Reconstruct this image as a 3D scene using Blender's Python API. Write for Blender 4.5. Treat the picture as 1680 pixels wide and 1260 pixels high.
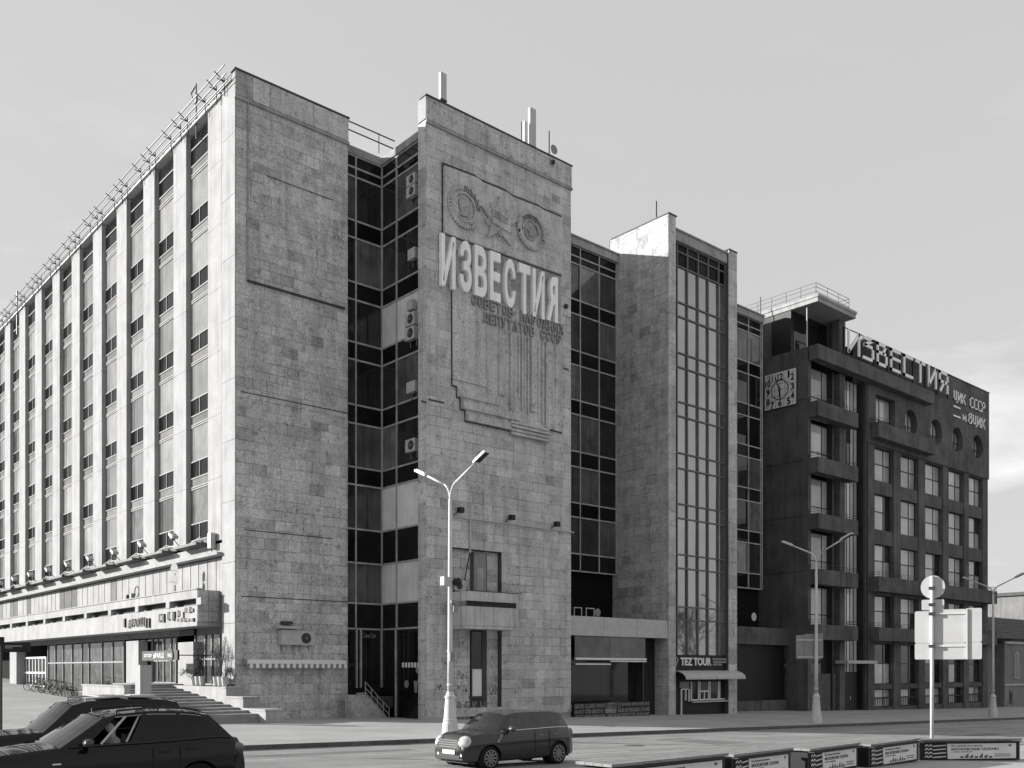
import bpy, bmesh, math, random
from mathutils import Vector, Matrix
R = math.radians
rnd = random.Random(7)
scn = bpy.context.scene
for o in list(bpy.data.objects): bpy.data.objects.remove(o)
COL = scn.collection

# ------------------------------------------------------------------ camera, sky, sun, exposure
FPX, CX, HY, ZC = 1556.0, 840.0, 1098.0, 3.0      # focal length in photo pixels, centre column, horizon row, eye height
HEAD = R(41.2)                                    # heading between the front (v) and street (u) axes
s_, c_ = math.sin(HEAD), math.cos(HEAD)
cd = bpy.data.cameras.new('camera'); cam = bpy.data.objects.new('camera', cd); COL.objects.link(cam)
cam.location = (0, 0, ZC); cam.rotation_euler = (R(90), 0, -HEAD)
cd.sensor_width = 36; cd.lens = FPX / 1680 * 36; cd.shift_y = (HY - 630) / 1680
cd.clip_start = .1; cd.clip_end = 6000
scn.camera = cam

SUN_EL, SUN_TH, SUN_E, EXPO = 15.5, 47.0, 4.8, 1.0
sd = Vector((math.cos(R(SUN_TH)) * math.cos(R(SUN_EL)), -math.sin(R(SUN_TH)) * math.cos(R(SUN_EL)), -math.sin(R(SUN_EL))))
sl = bpy.data.lights.new('sun', 'SUN'); sl.energy = SUN_E; sl.angle = R(.5); sl.color = (1, .985, .965)
so = bpy.data.objects.new('sun', sl); COL.objects.link(so); so.location = (-60, 120, 60)
so.rotation_euler = sd.to_track_quat('-Z', 'Y').to_euler()

w = bpy.data.worlds.new('World'); scn.world = w; w.use_nodes = True
nt = w.node_tree; nt.nodes.clear()
def wn(t, **k):
    n = nt.nodes.new(t)
    for a, b in k.items(): setattr(n, a, b)
    return n
sky = wn('ShaderNodeTexSky', sky_type='NISHITA'); sky.sun_disc = False
sky.sun_elevation = R(SUN_EL); sky.sun_rotation = math.atan2(-sd.x, -sd.y)
sky.air_density = 1.0; sky.dust_density = 2.0
bw = wn('ShaderNodeRGBToBW'); nt.links.new(sky.outputs[0], bw.inputs[0])
pw = wn('ShaderNodeMath', operation='POWER'); nt.links.new(bw.outputs[0], pw.inputs[0]); pw.inputs[1].default_value = .14
tc = wn('ShaderNodeTexCoord')
mp = wn('ShaderNodeMapping'); mp.inputs['Location'].default_value = (2.7, .25, 0); mp.inputs['Scale'].default_value = (1.6, 1.6, 5.5); nt.links.new(tc.outputs['Generated'], mp.inputs[0])
nz = wn('ShaderNodeTexNoise'); nz.inputs['Scale'].default_value = 1.6; nz.inputs['Detail'].default_value = 7; nz.inputs['Roughness'].default_value = .55
nt.links.new(mp.outputs[0], nz.inputs['Vector'])
cr = wn('ShaderNodeMapRange'); cr.inputs[1].default_value = .55; cr.inputs[2].default_value = .78; cr.inputs[3].default_value = 0; cr.inputs[4].default_value = 1
nt.links.new(nz.outputs[0], cr.inputs[0])
sx = wn('ShaderNodeSeparateXYZ'); nt.links.new(tc.outputs['Generated'], sx.inputs[0])
lo = wn('ShaderNodeMapRange'); lo.inputs[1].default_value = .55; lo.inputs[2].default_value = .2; lo.inputs[3].default_value = 0; lo.inputs[4].default_value = 1.4
nt.links.new(sx.outputs[2], lo.inputs[0])                                    # thin cloud only low over the roofs
cm = wn('ShaderNodeMath', operation='MULTIPLY'); nt.links.new(cr.outputs[0], cm.inputs[0]); nt.links.new(lo.outputs[0], cm.inputs[1])
ad = wn('ShaderNodeMath', operation='ADD'); ad.inputs[1].default_value = 1.95; nt.links.new(cm.outputs[0], ad.inputs[0])
mu = wn('ShaderNodeMath', operation='MULTIPLY'); nt.links.new(pw.outputs[0], mu.inputs[0]); nt.links.new(ad.outputs[0], mu.inputs[1])
bg = wn('ShaderNodeBackground'); bg.inputs[1].default_value = .15; nt.links.new(mu.outputs[0], bg.inputs[0])
wo = wn('ShaderNodeOutputWorld'); nt.links.new(bg.outputs[0], wo.inputs[0])
vs = scn.view_settings; scn.display_settings.display_device = 'sRGB'
vs.view_transform = 'Standard'; vs.look = 'None'; vs.exposure = EXPO; vs.gamma = 1; vs.use_curve_mapping = False
scn.render.resolution_x = 1024; scn.render.resolution_y = 768
scn.render.engine = 'CYCLES'
try: scn.cycles.max_bounces = 6; scn.cycles.transparent_max_bounces = 12
except Exception: pass

# ------------------------------------------------------------------ photo pixel -> direction -> place on a known plane
def dF(x, v): t = (x - CX) / FPX; return v / (c_ - s_ * t)
def F(x, v): t = (x - CX) / FPX; return dF(x, v) * (s_ + c_ * t)           # u of a pixel column on a front plane v
def dS(x, u): t = (x - CX) / FPX; return u / (s_ + c_ * t)
def S(x, u): t = (x - CX) / FPX; return dS(x, u) * (c_ - s_ * t)           # v of a pixel column on a side plane u
def Zd(y, d): return ZC + (HY - y) * d / FPX
def FP(x, y, v): return F(x, v), Zd(y, dF(x, v))
def SP(x, y, u): return S(x, u), Zd(y, dS(x, u))
def zg(u, v=0):                                                            # the street falls gently along u and the plaza rises behind
    return .3 - .019 * (max(-40, min(150, u)) - 23.3) + .03 * max(0, min(v, 140) - 48)

# ------------------------------------------------------------------ materials
MATS = {}
def mat(name, base, rough=.8, var=.12, scale=2.5, fine=.08, fscale=30, pits=0, streak=0, metal=0, spec=.4, bump=0, tone=False, obj=False, rand=0, ior=1.5, coat=0, fold=0, emit=0, lane=0):
    if name in MATS: return MATS[name]
    m = bpy.data.materials.new(name); m.use_nodes = True; MATS[name] = m
    t = m.node_tree; n = t.nodes; L = t.links; b = n['Principled BSDF']
    def nd(ty, **k):
        q = n.new(ty)
        for a, v in k.items(): setattr(q, a, v)
        return q
    def ma(op, a, bb, clamp=False):
        q = nd('ShaderNodeMath', operation=op); q.use_clamp = clamp
        for i, v in enumerate((a, bb)):
            if isinstance(v, (int, float)): q.inputs[i].default_value = v
            else: L.new(v, q.inputs[i])
        return q.outputs[0]
    def noise(vec, sc, det=4, ro=.6):
        q = nd('ShaderNodeTexNoise'); q.inputs['Scale'].default_value = sc; q.inputs['Detail'].default_value = det; q.inputs['Roughness'].default_value = ro
        L.new(vec, q.inputs['Vector']); return q.outputs[0]
    def span(a, lo_, hi_, p=.32, q=.68):
        r = nd('ShaderNodeMapRange'); L.new(a, r.inputs[0])
        for i, x in enumerate((p, q, lo_, hi_)): r.inputs[i + 1].default_value = x
        return r.outputs[0]
    if obj: pos = nd('ShaderNodeTexCoord').outputs['Object']
    else: pos = nd('ShaderNodeNewGeometry').outputs['Position']
    val = base
    nf = None
    if var:
        val = ma('MULTIPLY', span(noise(pos, scale), 1 - var, 1 + var), base)
    if fine:
        nf = noise(pos, fscale, 3, .7); val = ma('MULTIPLY', val, span(nf, 1 - fine, 1 + fine))
    if pits:
        p = noise(pos, 5.5, 5, .75); q = nd('ShaderNodeMapRange'); q.inputs[1].default_value = .56; q.inputs[2].default_value = .70; q.inputs[3].default_value = 1; q.inputs[4].default_value = 1 - pits
        L.new(p, q.inputs[0]); val = ma('MULTIPLY', val, q.outputs[0])
        if pits > .4:                                   # clustered holes and soot patches of shell stone
            val = ma('MULTIPLY', val, span(noise(pos, 2.3, 9, .9), 1, .45, .565, .61))
            val = ma('MULTIPLY', val, span(noise(pos, 1.15, 6, .7), 1.04, .86, .50, .64))
    if streak:
        mpn = nd('ShaderNodeMapping'); mpn.inputs['Scale'].default_value = (2.2, 2.2, .12); L.new(pos, mpn.inputs[0])
        p = noise(mpn.outputs[0], 1.0, 5, .7); q = nd('ShaderNodeMapRange'); q.inputs[1].default_value = .47; q.inputs[2].default_value = .68; q.inputs[3].default_value = 1; q.inputs[4].default_value = 1 - streak
        L.new(p, q.inputs[0]); val = ma('MULTIPLY', val, q.outputs[0])
    if fold:
        mpn = nd('ShaderNodeMapping'); mpn.inputs['Scale'].default_value = (1, 1, .03); L.new(pos, mpn.inputs[0])
        p = noise(mpn.outputs[0], 5.0, 3, .6); val = ma('MULTIPLY', val, ma('ADD', ma('MULTIPLY', p, 2 * fold), 1 - fold))
    if lane:
        mpn = nd('ShaderNodeMapping'); mpn.inputs['Scale'].default_value = (.03, 1.1, 1); L.new(pos, mpn.inputs[0])
        val = ma('MULTIPLY', val, span(noise(mpn.outputs[0], 1.0, 4, .6), 1 - lane, 1 + lane * .7))
    if rand:
        oi = nd('ShaderNodeObjectInfo'); val = ma('MULTIPLY', val, ma('ADD', ma('MULTIPLY', oi.outputs['Random'], 2 * rand), 1 - rand))
    if tone:
        at = nd('ShaderNodeAttribute', attribute_name='tone'); val = ma('MULTIPLY', val, at.outputs['Fac'])
    if isinstance(val, (int, float)): b.inputs['Base Color'].default_value = (val, val, val, 1)
    else:
        cb = nd('ShaderNodeCombineColor'); [L.new(val, cb.inputs[i]) for i in range(3)]; L.new(cb.outputs[0], b.inputs['Base Color'])
    b.inputs['Roughness'].default_value = rough; b.inputs['Metallic'].default_value = metal
    b.inputs['Specular IOR Level'].default_value = spec; b.inputs['IOR'].default_value = ior; b.inputs['Coat Weight'].default_value = coat
    b.inputs['Coat Roughness'].default_value = .03
    if emit:
        b.inputs['Emission Color'].default_value = (1, 1, 1, 1); b.inputs['Emission Strength'].default_value = emit
    if bump:
        bp = nd('ShaderNodeBump'); bp.inputs['Strength'].default_value = bump; bp.inputs['Distance'].default_value = .03
        h = noise(pos, fscale * .4, 5, .7) if rough > .2 else noise(pos, .55, 2, .4)
        L.new(h, bp.inputs['Height']); L.new(bp.outputs[0], b.inputs['Normal'])
    return m
def clear_glass(name, tint, gloss):
    m = bpy.data.materials.new(name); m.use_nodes = True; MATS[name] = m
    t = m.node_tree; n = t.nodes; L = t.links; n.remove(n['Principled BSDF'])
    tr = n.new('ShaderNodeBsdfTransparent'); tr.inputs[0].default_value = (tint, tint, tint, 1)
    gl = n.new('ShaderNodeBsdfGlossy'); gl.inputs['Roughness'].default_value = .02; gl.inputs[0].default_value = (.9, .9, .9, 1)
    lw = n.new('ShaderNodeLayerWeight'); lw.inputs[0].default_value = .5
    p4 = n.new('ShaderNodeMath'); p4.operation = 'POWER'; L.new(lw.outputs['Facing'], p4.inputs[0]); p4.inputs[1].default_value = 4.0
    fr = n.new('ShaderNodeMath'); fr.operation = 'MULTIPLY_ADD'; L.new(p4.outputs[0], fr.inputs[0]); fr.inputs[1].default_value = .8; fr.inputs[2].default_value = gloss
    mx = n.new('ShaderNodeMixShader'); L.new(fr.outputs[0], mx.inputs[0]); L.new(tr.outputs[0], mx.inputs[1]); L.new(gl.outputs[0], mx.inputs[2])
    L.new(mx.outputs[0], n['Material Output'].inputs[0]); return m

STONE = mat('shell_limestone', .475, .92, var=.14, scale=.55, fine=.36, fscale=16, pits=.5, streak=.26, bump=.7, tone=True, spec=.15)
PALE = mat('pale_stone_facing', .34, .95, var=.10, scale=.9, fine=.10, fscale=18, pits=.12, streak=.2, bump=.12, spec=.08)
JOINT = mat('dark_joint', .07, .95, var=.1)
CONC = mat('aged_concrete', .30, .9, var=.2, scale=1.0, fine=.15, streak=.35, bump=.3)
ALU = mat('dull_aluminium', .36, .6, var=.2, scale=1.5, fine=.1, streak=.3, spec=.3)
ALUL = mat('pale_aluminium_frame', .30, .8, var=.1, fine=.05, spec=.15)
DKMET = mat('dark_metal', .035, .5, var=.2, scale=2, fine=.1, spec=.4)
ROOFMET = mat('roof_sheet', .06, .6, var=.25, scale=1.5)
CURT = mat('curtained_glass', .20, .03, var=.16, scale=.8, fine=.05, fold=.3, rand=.36, spec=.5, ior=1.5, bump=.01)
PALEP = mat('blind_behind_glass', .68, .12, var=.12, scale=.9, fine=.06, fold=.15, rand=.1, spec=.5)
DARKG = mat('dark_glass', .02, .04, var=.4, scale=.6, fine=0, fold=.6, rand=.7, spec=.5, ior=1.5, bump=.015)
MEDG = mat('half_curtained_glass', .09, .04, var=.4, scale=.7, fine=0, fold=.75, rand=.6, spec=.5, ior=1.5, bump=.015)
SPAN = mat('dark_spandrel_glass', .014, .03, var=.25, scale=.8, fine=0, rand=.5, spec=.2, ior=1.25)
GREYP = mat('grey_infill_panel', .17, .95, var=.15, scale=1.2, fine=.1, rand=.2, spec=.05)
MIRR = mat('reflective_glass', .11, .03, var=.5, scale=.16, fine=.12, fscale=2, fold=.25, rand=.3, spec=1.0, ior=2.25, bump=.03)
DKFR = mat('grey_steel_frame', .12, .6, var=.2, fine=.1)
RENDER = mat('dark_rough_render', .115, .95, var=.28, scale=.45, fine=.4, fscale=14, pits=.3, streak=.35, bump=.6, spec=.15)
WHITE = mat('white_paint', .72, .6, var=.05, fine=.03)
WHITEL = mat('white_letter_enamel', .85, .5, var=.06, fine=.05, streak=.12)
BLACK = mat('black_paint', .012, .5, var=.2, fine=.05, spec=.3)
BLACKM = mat('matt_black_interior', .008, .9, var=.2, spec=.1)
GREY = mat('grey_paint', .22, .6, var=.1, fine=.06)
LGREY = mat('light_grey_paint', .42, .55, var=.1, fine=.05)
LAMP = mat('galvanised_pole_paint', .50, .5, var=.12, scale=3, fine=.06, spec=.5)
PAVE = mat('pavement', .35, .9, var=.14, scale=.3, fine=.18, fscale=25, pits=.2, bump=.15, spec=.2)
ROAD = mat('asphalt', .26, .88, var=.16, scale=.35, fine=.3, fscale=30, pits=.25, lane=.22, bump=.3, spec=.25)
PLAZA = mat('plaza_paving', .36, .9, var=.14, scale=.3, fine=.1, bump=.1, spec=.2)
KERB = mat('granite_kerb', .10, .85, var=.2, scale=4, fine=.15, rand=.15)
PAINTL = mat('road_paint', .50, .8, var=.25, scale=2, fine=.2)
STEP = mat('worn_stone_step', .24, .9, var=.2, scale=1.0, fine=.15, bump=.2)
TYRE = mat('tyre_rubber', .012, .85, var=.1, obj=True, spec=.2)
RIM = mat('alloy_rim', .35, .3, var=.05, fine=0, metal=.8, obj=True)
CHROME = mat('bright_chrome', .6, .15, var=0, fine=0, metal=1, obj=True)
CARBLK = mat('black_car_paint', .003, .5, var=0, fine=0, coat=.55, spec=.05, obj=True)
CARGRY = mat('dark_metallic_car_paint', .026, .4, var=.05, scale=60, fine=0, coat=.8, spec=.2, obj=True)
CARROOF = mat('dark_silver_roof_paint', .05, .4, var=.05, fine=0, coat=.8, spec=.2, obj=True)
LENS = mat('headlight_lens', .5, .08, var=.25, scale=9, fine=.1, spec=.8, obj=True)
REDL = mat('tail_lens', .10, .12, var=.2, fine=0, spec=.7, obj=True)
TRIM = mat('black_car_trim', .015, .6, var=0, fine=0, obj=True)
SKIN = mat('skin', .35, .6, var=.05, fine=0, obj=True)
CLOTH = mat('dark_cloth', .05, .9, var=.2, scale=10, fine=.1, obj=True)
CLOTHL = mat('light_cloth', .45, .9, var=.15, scale=10, fine=.1, obj=True)
HAIR = mat('dark_hair', .015, .8, var=.2, obj=True)
LEAF = mat('dusty_leaf', .055, .7, var=.3, scale=6, fine=.1)
BARK = mat('dark_bark', .05, .95, var=.3, scale=8, fine=.2)
POT = mat('pale_plant_pot', .42, .7, var=.12, fine=.1)
PLANK = mat('weathered_pale_plank', .22, .85, var=.2, scale=3, fine=.2)
POSTER = mat('printed_poster', .72, .6, var=.06, fine=.04)
INK = mat('black_ink', .02, .7, var=0, fine=0)
MIDINK = mat('grey_ink', .12, .7, var=.1, fine=0)
TILE = mat('dull_roof_tile', .10, .8, var=.25, scale=2, fine=.2, tone=True)
BRICKW = mat('painted_plaster_wall', .20, .9, var=.15, scale=.6, fine=.15, streak=.3, bump=.2)
GLASSCAR = clear_glass('tinted_car_glass', .2, .05)
GLASSDK = clear_glass('privacy_car_glass', .04, .03)
GLASSMINI = clear_glass('light_car_glass', .2, .08)

# ------------------------------------------------------------------ mesh helpers
class MB:
    def __init__(self): self.v = []; self.f = []; self.t = []; self.tn = 1.0
    def quad(self, a, b, c, d): i = len(self.v); self.v += [a, b, c, d]; self.f.append((i, i+1, i+2, i+3)); self.t.append(self.tn); return self
    def box(self, x0, x1, y0, y1, z0, z1, M=None):
        i = len(self.v)
        P = [Vector(p) for p in ((x0,y0,z0),(x1,y0,z0),(x1,y1,z0),(x0,y1,z0),(x0,y0,z1),(x1,y0,z1),(x1,y1,z1),(x0,y1,z1))]
        if M: P = [M @ p for p in P]
        self.v += [tuple(p) for p in P]
        for q in ((3,2,1,0),(4,5,6,7),(0,1,5,4),(1,2,6,5),(2,3,7,6),(3,0,4,7)): self.f.append(tuple(i+k for k in q)); self.t.append(self.tn)
        return self
    def wedge(self, x0, x1, y0, y1, zb, zt0, zt1):          # top slopes from zt0 at y0 to zt1 at y1
        i = len(self.v); self.v += [(x0,y0,zb),(x1,y0,zb),(x1,y1,zb),(x0,y1,zb),(x0,y0,zt0),(x1,y0,zt0),(x1,y1,zt1),(x0,y1,zt1)]
        for q in ((3,2,1,0),(4,5,6,7),(0,1,5,4),(1,2,6,5),(2,3,7,6),(3,0,4,7)): self.f.append(tuple(i+k for k in q)); self.t.append(self.tn)
        return self
    def tube(self, p, q, r, n=8, r2=None, cap=True):
        p, q = Vector(p), Vector(q); d = q - p
        if d.length < 1e-6: return self
        d.normalize(); a = d.orthogonal().normalized(); b = d.cross(a); i = len(self.v); r2 = r if r2 is None else r2
        for c, rr in ((p, r), (q, r2)):
            for k in range(n):
                t = 2*math.pi*k/n; self.v.append(tuple(c + (a*math.cos(t)+b*math.sin(t))*rr))
        for k in range(n): self.f.append((i+k, i+(k+1)%n, i+n+(k+1)%n, i+n+k)); self.t.append(self.tn)
        if cap: self.f.append(tuple(i+k for k in reversed(range(n)))); self.f.append(tuple(i+n+k for k in range(n))); self.t += [self.tn]*2
        return self
    def path(self, pts, r, n=8):
        for a, b in zip(pts, pts[1:]): self.tube(a, b, r, n)
        return self
    def lathe(self, prof, o=(0,0,0), n=16, M=None):
        i = len(self.v)
        for r, z in prof:
            for k in range(n):
                t = 2*math.pi*k/n; p = Vector((r*math.cos(t), r*math.sin(t), z)); p = (M @ p) if M else p
                self.v.append(tuple(p + Vector(o)))
        for j in range(len(prof)-1):
            for k in range(n): self.f.append((i+j*n+k, i+j*n+(k+1)%n, i+(j+1)*n+(k+1)%n, i+(j+1)*n+k)); self.t.append(self.tn)
        self.f.append(tuple(i+k for k in reversed(range(n)))); self.f.append(tuple(i+(len(prof)-1)*n+k for k in range(n))); self.t += [self.tn]*2
        return self
    def prism(self, pts, mapf, d0, d1):                      # outline (a, b) swept between depths d0 and d1, mapf(a, b, depth) -> xyz
        n = len(pts); i = len(self.v)
        for d in (d0, d1): self.v += [tuple(mapf(a, b, d)) for a, b in pts]
        self.f.append(tuple(i+k for k in range(n))); self.f.append(tuple(i+n+k for k in reversed(range(n)))); self.t += [self.tn]*2
        for k in range(n): self.f.append((i+k, i+n+k, i+n+(k+1)%n, i+(k+1)%n)); self.t.append(self.tn)
        return self
    def add(self, v, f):
        i = len(self.v); self.v += [tuple(p) for p in v]; self.f += [tuple(i+k for k in q) for q in f]; self.t += [self.tn]*len(f); return self
    def build(self, name, m, parent=None, label=None, cat=None, group=None, kind=None, smooth=False, fix=True):
        me = bpy.data.meshes.new(name); me.from_pydata(self.v, [], self.f); me.materials.append(m)
        if fix:
            bm = bmesh.new(); bm.from_mesh(me); bmesh.ops.recalc_face_normals(bm, faces=bm.faces[:]); bm.to_mesh(me); bm.free()
        if len(self.t) == len(me.polygons):
            at = me.attributes.new('tone', 'FLOAT', 'FACE'); at.data.foreach_set('value', self.t)
        if smooth: me.polygons.foreach_set('use_smooth', [True]*len(me.polygons))
        return link(name, me, parent, label, cat, group, kind)
def link(name, me, parent=None, label=None, cat=None, group=None, kind=None):
    o = bpy.data.objects.new(name, me); COL.objects.link(o)
    if parent is not None:
        o.parent = parent; o.matrix_parent_inverse = ROOTM.get(parent.name, Matrix())
    tag(o, label, cat, group, kind); return o
ROOTM = {}
def tag(o, label=None, cat=None, group=None, kind=None):
    if label: o['label'] = label
    if cat: o['category'] = cat
    if group: o['group'] = group
    if kind: o['kind'] = kind
    return o
def thing(name, label, cat, loc=(0,0,0), group=None, rz=0, local=False):
    o = bpy.data.objects.new(name, None); COL.objects.link(o); o.empty_display_size = .3
    o.location = loc; o.rotation_euler = (0, 0, rz)
    if not local: ROOTM[o.name] = Matrix.Translation(-Vector(loc))   # parts are written in place, the Empty only marks the base
    return tag(o, label, cat, group)
def dup(root, loc, rz=0, label=None, group=None, scale=None):
    r = root.copy(); COL.objects.link(r); r.location = loc; r.rotation_euler = (0, 0, rz)
    if scale: r.scale = scale
    if label: r['label'] = label
    if group: r['group'] = group
    for ch in [c for c in ALLKIDS(root)]:
        k = ch.copy(); COL.objects.link(k); k.parent = r
        for g in ALLKIDS(ch):
            q = g.copy(); COL.objects.link(q); q.parent = k
    return r
def ALLKIDS(o): return [c for c in bpy.data.objects if c.parent == o]

# lettering: every string used is turned into a flat mesh once
TXT = {}
WORDS = list('ИЗВЕСТЯ') + ['СОВЕТОВ НАРОДНЫХ', 'ДЕПУТАТОВ СССР', 'ЛЕНИН', 'СССР', '#FARШ', 'TEZ TOUR', 'ТУРИСТИЧЕСКОЕ', 'АГЕНТСТВО', 'МЕЖДУНАРОДНОЕ',
    'EAT', 'MARKET', 'T', 'REKH', 'ресторан', 'FARШ', 'Вся афиша фестиваля', 'МОСКОВСКИЕ СЕЗОНЫ', 'у тебя в телефоне', 'mos.ru',
    'GOOD CLASSIC PIANO', 'FLANGER', 'SHINE SPEAKER JAZ', 'HI-HAT GTR GROOVE', 'BASS KEYBOARD DRUMS', 'JAZZ VERB SPEAKER', 'AMP DRUMS', 'CLASSIC', 'CHORUS BEAT', 'MARA', 'Com'] + [str(i) for i in range(1, 13)]
WORDS += list('RREKHЛЕНИНСОВЕТНАРОДНЫХДЕПУТАТОВСССР')
def make_text():
    tmp = []
    for wd in dict.fromkeys(WORDS):
        for bold in ((0, .03) if len(wd) > 0 else (0,)):
            cu = bpy.data.curves.new('t', 'FONT'); cu.body = wd; cu.size = 1; cu.offset = bold; cu.resolution_u = 3; cu.fill_mode = 'FRONT'
            o = bpy.data.objects.new('t', cu); COL.objects.link(o); tmp.append((wd, bold, o, cu))
    bpy.context.view_layer.update(); dg = bpy.context.evaluated_depsgraph_get()
    for wd, bold, o, cu in tmp:
        me = bpy.data.meshes.new_from_object(o.evaluated_get(dg))
        vv = [(p.co.x, p.co.y) for p in me.vertices]; ff = [tuple(p.vertices) for p in me.polygons]
        x0 = min(a for a, b in vv); x1 = max(a for a, b in vv); y0 = min(b for a, b in vv); y1 = max(b for a, b in vv)
        # outline edges for the sides
        cnt = {}
        for q in ff:
            for a, b in zip(q, q[1:] + q[:1]): cnt[(a, b)] = cnt.get((a, b), 0) + 1
        rim = [(a, b) for (a, b) in cnt if (b, a) not in cnt]
        TXT[(wd, bold > 0)] = ([((a-x0)/(x1-x0), (b-y0)/(y1-y0)) for a, b in vv], ff, rim, (x1-x0)/(y1-y0))
        bpy.data.objects.remove(o); bpy.data.curves.remove(cu); bpy.data.meshes.remove(me)
make_text()
def letters(mb, wd, mapf, a0, a1, b0, b1, d0, d1, bold=True):
    """string in the rectangle a0..a1, b0..b1 of a surface, from depth d0 to d1 (outwards)"""
    vv, ff, rim, asp = TXT[(wd, bold)]
    i = len(mb.v); n = len(vv)
    for d in (d1, d0): mb.v += [tuple(mapf(a0 + (a1-a0)*p, b0 + (b1-b0)*q, d)) for p, q in vv]
    for q in ff: mb.f.append(tuple(i+k for k in q)); mb.t.append(mb.tn)
    for a, b in rim: mb.f.append((i+a, i+n+a, i+n+b, i+b)); mb.t.append(mb.tn)
    return mb
def front(v): return lambda a, b, d: (a, v - d, b)             # surface facing -v: a = u
def side(u): return lambda a, b, d: (u - d, a, b)              # surface facing -u: a = v (runs right to left in view)

# ------------------------------------------------------------------ ground
US = [-1500, -40, -10, 0, 10, 20, 30, 40, 50, 60, 70, 80, 90, 100, 115, 130, 150, 1500]
def sheet(name, vs_, dz, m, us=US):
    mb = MB()
    for v0, v1 in zip(vs_, vs_[1:]):
        for a, b in zip(us, us[1:]):
            mb.quad((a, v0, zg(a, v0)+dz), (b, v0, zg(b, v0)+dz), (b, v1, zg(b, v1)+dz), (a, v1, zg(a, v1)+dz))
    return mb.build(name, m, kind='structure', fix=False)
KV, NK = 29.3, 15.2                                   # far kerb and near kerb lines
ground = sheet('ground', [-1500, -100, 48, 80, 140, 1500], -.6, PLAZA)
pav = sheet('pavement', [KV, 48, 140], 0, PAVE, [-120, -40, -10, 0, 10, 20, 30, 40, 50, 60, 70, 80, 90, 100, 115, 130, 150, 260])
road = sheet('road', [NK-.05, KV+.05], -.15, ROAD, [-400] + US[1:-1] + [500])
npv = sheet('near_pavement', [-30, NK], 0, PAVE, [-120, -40, -10, 0, 10, 20, 30, 40, 50, 60, 70, 80, 90, 100, 115, 130, 150, 260])
ks = None
for side_v, nm in ((KV, pav), (NK-.16, npv)):
    u = -12.0
    while u < (84 if nm is pav else 60):
        mb = MB(); z0, z1 = zg(u), zg(u+1)
        mb.v = [(u+.008, side_v, z0-.3), (u+.992, side_v, z1-.3), (u+.992, side_v+.16, z1-.3), (u+.008, side_v+.16, z0-.3), (u+.008, side_v, z0+.012), (u+.992, side_v, z1+.012), (u+.992, side_v+.16, z1+.012), (u+.008, side_v+.16, z0+.012)]
        mb.f = [(3,2,1,0),(4,5,6,7),(0,1,5,4),(1,2,6,5),(2,3,7,6),(3,0,4,7)]; mb.t = [1]*6
        mb.build('kerb_stone', KERB, nm, fix=False); u += 1.0
# painted lane lines on the carriageway
def stripe(u0, u1, v0, wd, name='lane_line'):
    mb = MB(); n = max(1, int((u1-u0)/8))
    for k in range(n):
        a, b = u0+(u1-u0)*k/n, u0+(u1-u0)*(k+1)/n
        mb.quad((a, v0, zg(a)-.146), (b, v0, zg(b)-.146), (b, v0+wd, zg(b)-.146), (a, v0+wd, zg(a)-.146))
    return mb.build(name, PAINTL, road, fix=False)
stripe(-20, 34, 25.6, .1)
for k in range(16): stripe(-20+k*6.0, -17+k*6.0, 22.2, .12)
for k in range(16): stripe(-18+k*6.0, -15+k*6.0, 18.8, .12)
PATCH = mat('asphalt_patch', .17, .9, var=.15, scale=.6, fine=.3, fscale=30, spec=.2)
for (u0, u1, v0, v1) in ((22, 27.5, 19.4, 20.6), (31, 33.2, 23.0, 26.4), (8, 19, 26.6, 27.3), (41, 52, 20.2, 21.1), (36.5, 38, 17.0, 18.4)):
    pr = random.Random(int(u0)); P = []
    for a, b in ((u0, v0), ((u0+u1)/2, v0), (u1, v0), (u1, v1), ((u0+u1)/2, v1), (u0, v1)): a += pr.uniform(-.12, .12); b += pr.uniform(-.08, .08); P.append((a, b, zg(a)-.1465))
    mb = MB(); mb.v = P; mb.f = [(0, 1, 2, 3, 4, 5)]; mb.t = [1]; mb.build('asphalt_patch', PATCH, road, fix=False)
stripe(36, 110, 25.6, .1); stripe(-20, 110, 16.2, .12)

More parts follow.
